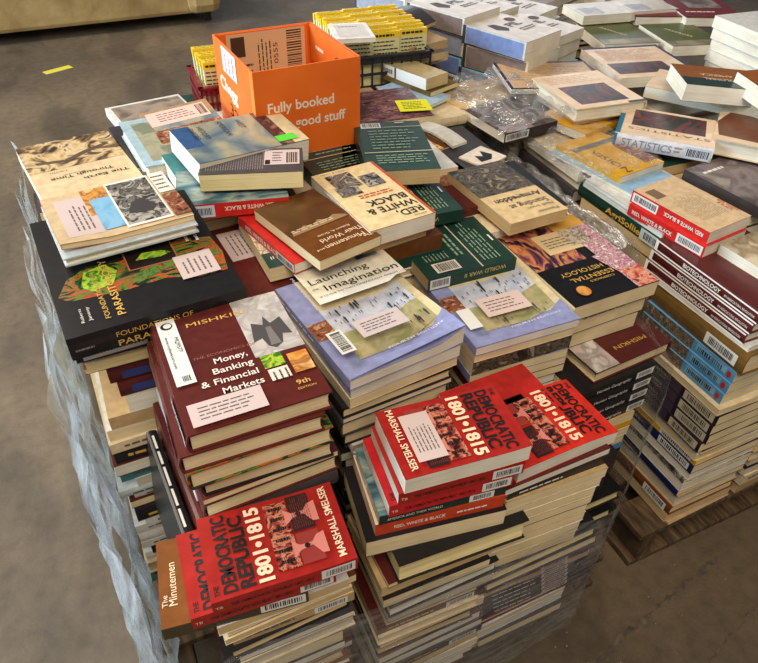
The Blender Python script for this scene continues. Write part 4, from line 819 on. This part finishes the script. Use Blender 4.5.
book('peach statistics textbook with white lettered spine and dark still-life picture', 1.437, 1.240, .862, .245, .190, .038, 'F', (226, 228, 232), 'white', rz=-47, hard=True, top=stat, F=[('r', 0, 0, .03, 1, flat((40, 110, 150))), ('t', 'STATISTICS', .09, .22, .125, .020, flat((120, 140, 180)), 0), ('l', .62, .3, .70, .8, 2, flat((160, 140, 160)), False), ('r', .73, .1, .98, .9, flat((200, 210, 226)), 'sticker'), ('b', .75, .25, .96, .75, 18, BLACK, False)])
book('white paged hardcover with brown chain picture, right of the statistics textbook', 1.630, 1.085, .872, .20, .25, .040, 'R', 'cream', 'white', rz=38, hard=True, top=[('r', 0, 0, 1, 1, CARD), ('p', [(.15, .95), (.12, .4), (.5, .1), (1, .0), (1, .9), (.6, 1)], cover((112, 64, 38))), ('l', .35, .3, .8, .6, 3, flat((196, 170, 150)), False)])
book('grey photo textbook at the right edge under the white paged hardcover', 1.50, .985, .822, .24, .23, .026, 'L', 'charcoal', 'white', rz=6, top=[('r', 0, 0, 1, 1, pic([(80, 70, 72), (130, 116, 116), (96, 84, 84), (150, 140, 134)], 9)), ('l', .1, .8, .5, .88, 1, WHITE, False), ('e', .8, .35, .14, .16, flat((150, 140, 140)))])
book('turquoise edged peach textbook lying open side down, centre of the right-hand load', 1.700, 1.375, .880, .17, .30, .032, 'R', 'cream', 'white', rz=34, top=[('r', 0, 0, 1, 1, CARD), ('r', .3, .1, .8, .5, pic([(200, 190, 180), (150, 150, 150)], 12))])
book('textbook with dark oval picture and navy back edge, right of the opened-out back cover', 1.690, 1.640, .875, .27, .27, .030, 'L', (226, 214, 200), 'white', rz=-12, top=[('r', 0, 0, 1, 1, CARD), ('r', 0, .95, 1, 1, flat((50, 56, 100))), ('r', .96, 0, 1, 1, flat((50, 56, 100))), ('r', .05, .12, .75, .45, DARKROSE), ('l', .1, .52, .88, .90, 9, flat((206, 176, 160)), False)])
cust = lambda: [('r', 0, 0, 1, .42, cover((34, 56, 54))), ('r', 0, .36, 1, 1, cover((146, 84, 32))), ('t', 'COLONIAL', .75, .40, .10, .016, CREAM, 180), ('t', 'AMERICA', .70, .60, .09, .016, CREAM, 180)]
book('brown and green history paperback with white page edge, on the turquoise-edged textbook', 1.640, 1.300, .945, .215, .155, .046, 'R', (34, 56, 54), 'white', rz=-28, ry=3, top=cust())
book('thick brown and green history paperback standing higher at the right edge', 1.715, 1.150, .965, .150, .20, .050, 'F', (34, 60, 56), 'white', rz=-10, rx=4, top=[('r', 0, 0, 1, .36, cover((34, 60, 56))), ('r', 0, .34, 1, 1, cover((150, 84, 32))), ('r', .40, .05, .78, .98, cover((60, 60, 44))), ('t', 'COLONIAL', .60, .10, .15, .020, CREAM, 90)], F=[('t', 'COLONIAL', .3, .3, .08, .016, CREAM, 0)])
book('peach textbook lying below the thick brown and green paperback', 1.770, 1.230, .912, .20, .24, .045, 'L', 'cream', 'white', rz=15)
for k, (x, y, rz) in enumerate(((1.820, 1.905, -14), (2.020, 1.800, -14))):
    book('olive green reader with grey lower band, %s of a pair' % ('left', 'right')[k], x, y, .872+.004*k, .20, .24, .034, 'R', (84, 92, 44), 'white', rz=rz, top=[('r', 0, 0, 1, .22, pic([(150, 140, 110), (110, 104, 80)], 20)), ('t', 'PASSAGES', .3, .74, .11, .014, CREAM, -60)])
for k, (x, y, z) in enumerate(((2.11, 2.08, .895), (2.25, 1.98, .905))):
    book('dark red hardcover with white page edge at the rear, %s of a pair' % ('left', 'right')[k], x, y-.03, z, .22, .25, .036, 'R', (112, 26, 32), 'white', rz=-22, hard=True, top=[('r', .25, .45, .85, .9, pic([(150, 140, 130), (90, 70, 66)], 20)), ('l', .1, .2, .6, .3, 1, CREAM, False)])

cells = []
for i, x in enumerate((1.475, 1.70, 1.925, 2.15)):
    for j, y in enumerate((1.00, 1.26, 1.50)):
        base('under the right-hand clutter, %s row, %s' % (('near', 'middle', 'rear')[j], ('leftmost', 'second from left', 'third from left', 'rightmost')[i]), x, y, .79+(.012 if (i+j) % 2 else .0), .218, .245, 100+i*5+j, 2)
cells += [(1.25, 1.045, .21, .25, .36), (1.245, 1.345, .21, .25, .36), (1.225, 1.60, .19, .2, .50), (1.67, .73, .21, .22, .30), (1.90, .74, .21, .22, .79), (2.12, .74, .21, .22, .79)]
core('packed layers of books inside the right-hand load, glimpsed between stacks', cells, 5)

# ================================================================ rear load of white books
cells = []
WP = ['white', 'pale', 'cream', 'sky', 'lav', 'white']
art_txt = lambda: [('r', 0, 0, 1, 1, WHITEC), ('p', [(.15, .55), (.22, .75), (.36, .72), (.40, .5), (.28, .42)], flat((60, 50, 46))), ('t', 'PIL', .48, .50, .06, .034, flat((60, 66, 90)), 0, .03), ('e', .80, .72, .1, .08, flat((90, 60, 50))), ('l', .5, .3, .9, .42, 2, INK, False)]
rear = [('left front', 1.305, 1.785, .955, .19, .24, 'pale'), ('left middle', 1.315, 2.035, .985, .19, .24, 'white'), ('left rear', 1.32, 2.285, 1.00, .19, .24, 'white'),
        ('second front', 1.515, 1.830, .945, .20, .25, 'cream'), ('second middle', 1.520, 2.085, .975, .20, .25, 'cream'), ('second rear', 1.53, 2.34, .96, .20, .24, 'cream'),
        ('third front', 1.74, 2.05, .885, .21, .25, 'cream'), ('third middle', 1.75, 2.31, .92, .21, .25, 'cream'), ('fourth front', 1.98, 2.18, .855, .21, .25, 'brown'), ('fourth middle', 1.98, 2.44, .90, .21, .25, 'cream'), ('fifth front', 2.21, 2.20, .850, .22, .25, 'maroon'), ('fifth middle', 2.22, 2.46, .93, .21, .25, 'pale'), ('sixth front', 2.45, 2.10, .86, .22, .25, 'cream'), ('sixth middle', 2.46, 2.37, .93, .22, .25, 'pale')]
for i, (nm, x, y, zt, dx, dy, c) in enumerate(rear):
    x, y = 1.30+(x-1.21)*math.cos(R(23))-(y-1.665)*math.sin(R(23)), 1.70+(x-1.21)*math.sin(R(23))+(y-1.665)*math.cos(R(23))
    zt -= .012*i if i < 6 else 0
    rng = random.Random(200+i); z = zt; k = 0
    while z > .70:
        t = rng.uniform(.028, .055) if i > 2 else rng.uniform(.055, .075); k += 1
        book('%s book, %s from the top of the %s stack on the rear load' % (CNAME[c], ORD[k], nm), x+rng.uniform(-.008, .008), y+rng.uniform(-.008, .008), z, dx, dy, t, 'L' if i < 3 else rng.choice('RRRB'), c, 'white', rz=23+rng.uniform(-3, 3), hard=rng.random() < .3, L=([('r', .0, 0, .05, 1, DKGREY), ('r', .06, .08, .97, .92, cover(((150, 154, 170), (120, 140, 190), (130, 116, 112))[(i+k) % 3])), ('r', 0, .0, 1, .06, DKGREY)] if i < 3 else None),
             top=(art_txt() if k == 1 and c in ('cream', 'white', 'pale') else None), group='books on the rear load')
        z -= t; c = rng.choice(WP if i < 9 else ['white', 'cream', 'maroon', 'pale', 'navy'])
    cells.append((x, y, dx, dy, min(z, .70)))
core('packed layers of books inside the rear load, glimpsed between stacks', cells, 9)
W5 = 'the tall white stack at the far right'
for k in range(5):
    book('white paperback, %s from the top of the tall white stack at the far right' % ORD[k+1], 2.11+.006*(k % 3), 1.560-.004*k, .965-.034*k, .19, .25, .036, 'R', 'pale' if k % 2 else 'white', 'white', rz=-4+2*(k % 3), group='books in the tall white stack at the far right')
for k in range(2):
    x = (2.30, 2.42)[k]
    book('cream back-cover textbook at the rear, %s of a pair' % ('left', 'right')[k], 1.86+.0*k+.2*k, 2.07-.02*k, .905+.0*k, .20, .15, .03, 'B', 'cream', 'white', rz=-8, top=[('r', 0, 0, 1, 1, WHITEC), ('r', .1, .1, .5, .6, pic([(120, 116, 120), (170, 160, 150)], 20))])

# ================================================================ stretch film
def film(name, label, path, zlo, zhi, mat, seed, amp=.010, nz=14, flare=0.0, res=.03):
    """a sheet hung round a load: path of (x, y) seen from above, with wrinkles"""
    rng = random.Random(seed); pts = []
    for a, b in zip(path, path[1:]):
        n = max(1, int(math.dist(a, b)/res))
        for i in range(n): pts.append((a[0]+(b[0]-a[0])*i/n, a[1]+(b[1]-a[1])*i/n))
    pts.append(path[-1]); ph = [rng.uniform(0, 6.28) for _ in range(8)]
    V, F = [], []; s = 0
    for i, p in enumerate(pts):
        if i: s += math.dist(p, pts[i-1])
        a = Vector(pts[max(0, i-1)]); b = Vector(pts[min(len(pts)-1, i+1)]); d = (b-a).normalized(); nrm = Vector((-d.y, d.x))
        lo = zlo(s) if callable(zlo) else zlo; hi = (zhi(s) if callable(zhi) else zhi)+.012*math.sin(s*23+ph[0])+.008*math.sin(s*61+ph[1])
        for j in range(nz+1):
            f = j/nz; z = lo+(hi-lo)*f
            wv = amp*(math.sin(s*17+z*31+ph[2])*.5+math.sin(s*43-z*19+ph[3])*.35+math.sin(z*70+s*9+ph[4])*.3)+flare*(1-f)**1.2
            V.append((p[0]+nrm.x*wv, p[1]+nrm.y*wv, z))
    m = nz+1
    for i in range(len(pts)-1):
        for j in range(nz): F.append((i*m+j, (i+1)*m+j, (i+1)*m+j+1, i*m+j+1))
    o = mesh_obj(name, V, F, mat, smooth=True); o['label'] = label; o['category'] = 'stretch film'; return o
milky = film_mat('milky_stretch_film', .28, .28, (16, 9, 5)); clear = film_mat('clear_stretch_film', .09, .17, (14, 14, 50)); crinkle = film_mat('crinkled_film', .16, .22, (30, 30, 30))
film('stretch_film', 'milky clear stretch film covering the left side of the front load', [(-.145, 1.92), (-.150, 1.4), (-.140, .95), (-.115, .70), (-.080, .55)][::-1], .03, lambda s: .60+.55*min(s, .35), milky, 4, .014, 16, flare=.03)
film('stretch_film', 'second milky film layer inside the left side, against the standing books', [(-.105, .52), (-.085, .75), (-.115, .92), (-.125, 1.3)], .08, lambda s: .58+.3*min(s, .6), milky, 8, .016, 14)
film('stretch_film', 'thin clear stretch film across the front stacks of the front load', [(-.080, .55), (-.045, .462), (.25, .452), (.50, .462), (.735, .478), (.975, .640), (1.0, .93)], .10, lambda s: .60+.045*math.sin(s*6)+(.06 if s > 1.0 else 0), clear, 12, .004, 14)
film('stretch_film', 'clear stretch film down the left side of the right-hand load', [(1.125, .93), (1.120, 1.3), (1.110, 1.62)], .20, .74, crinkle, 15, .008, 14)
def cover_film(name, label, x0, y0, x1, y1, z, mat, seed, amp=.012, n=26, rot=0, sag=None):
    rng = random.Random(seed); ph = [rng.uniform(0, 6.3) for _ in range(9)]; V, F = [], []
    for j in range(n+1):
        for i in range(n+1):
            u, v = i/n, j/n; e = .012*math.sin(v*19+ph[7]); g = .014*math.sin(u*15+ph[8])
            x, y = x0+(x1-x0)*u+e, y0+(y1-y0)*v+g
            zz = z+amp*(math.sin(x*60+y*23+ph[0])*.4+math.sin(y*71-x*37+ph[1])*.4+math.sin(x*120+ph[2])*.15+math.sin(y*140+x*50+ph[3])*.2)
            if sag: zz += sag(u, v)
            V.append((x, y, zz))
    for j in range(n):
        for i in range(n): F.append((j*(n+1)+i, j*(n+1)+i+1, (j+1)*(n+1)+i+1, (j+1)*(n+1)+i))
    o = mesh_obj(name, V, F, mat, smooth=True); o['label'] = label; o['category'] = 'stretch film'; return o
cover_film('stretch_film', 'crumpled clear film lying over the cream and sky-line books', 1.02, 1.38, 1.28, 1.76, .866, crinkle, 3, .012, 30, sag=lambda u, v: -.10*max(0, .25-u))
cover_film('stretch_film', 'loose crumpled film over the nearer yellow paperback', 1.10, 1.10, 1.30, 1.36, .852, film_mat('light_crinkled_film', .05, .12, (40, 40, 40)), 6, .008, 24, sag=lambda u, v: -.12*max(0, .3-u))
cover_film('stretch_film', 'gathered film hanging in folds between the two loads', 1.00, .98, 1.125, 1.85, .735, crinkle, 9, .010, 40, sag=lambda u, v: -.06*(1-u)**1.3+.06*max(0, v-.45)+.010*math.sin(u*22))
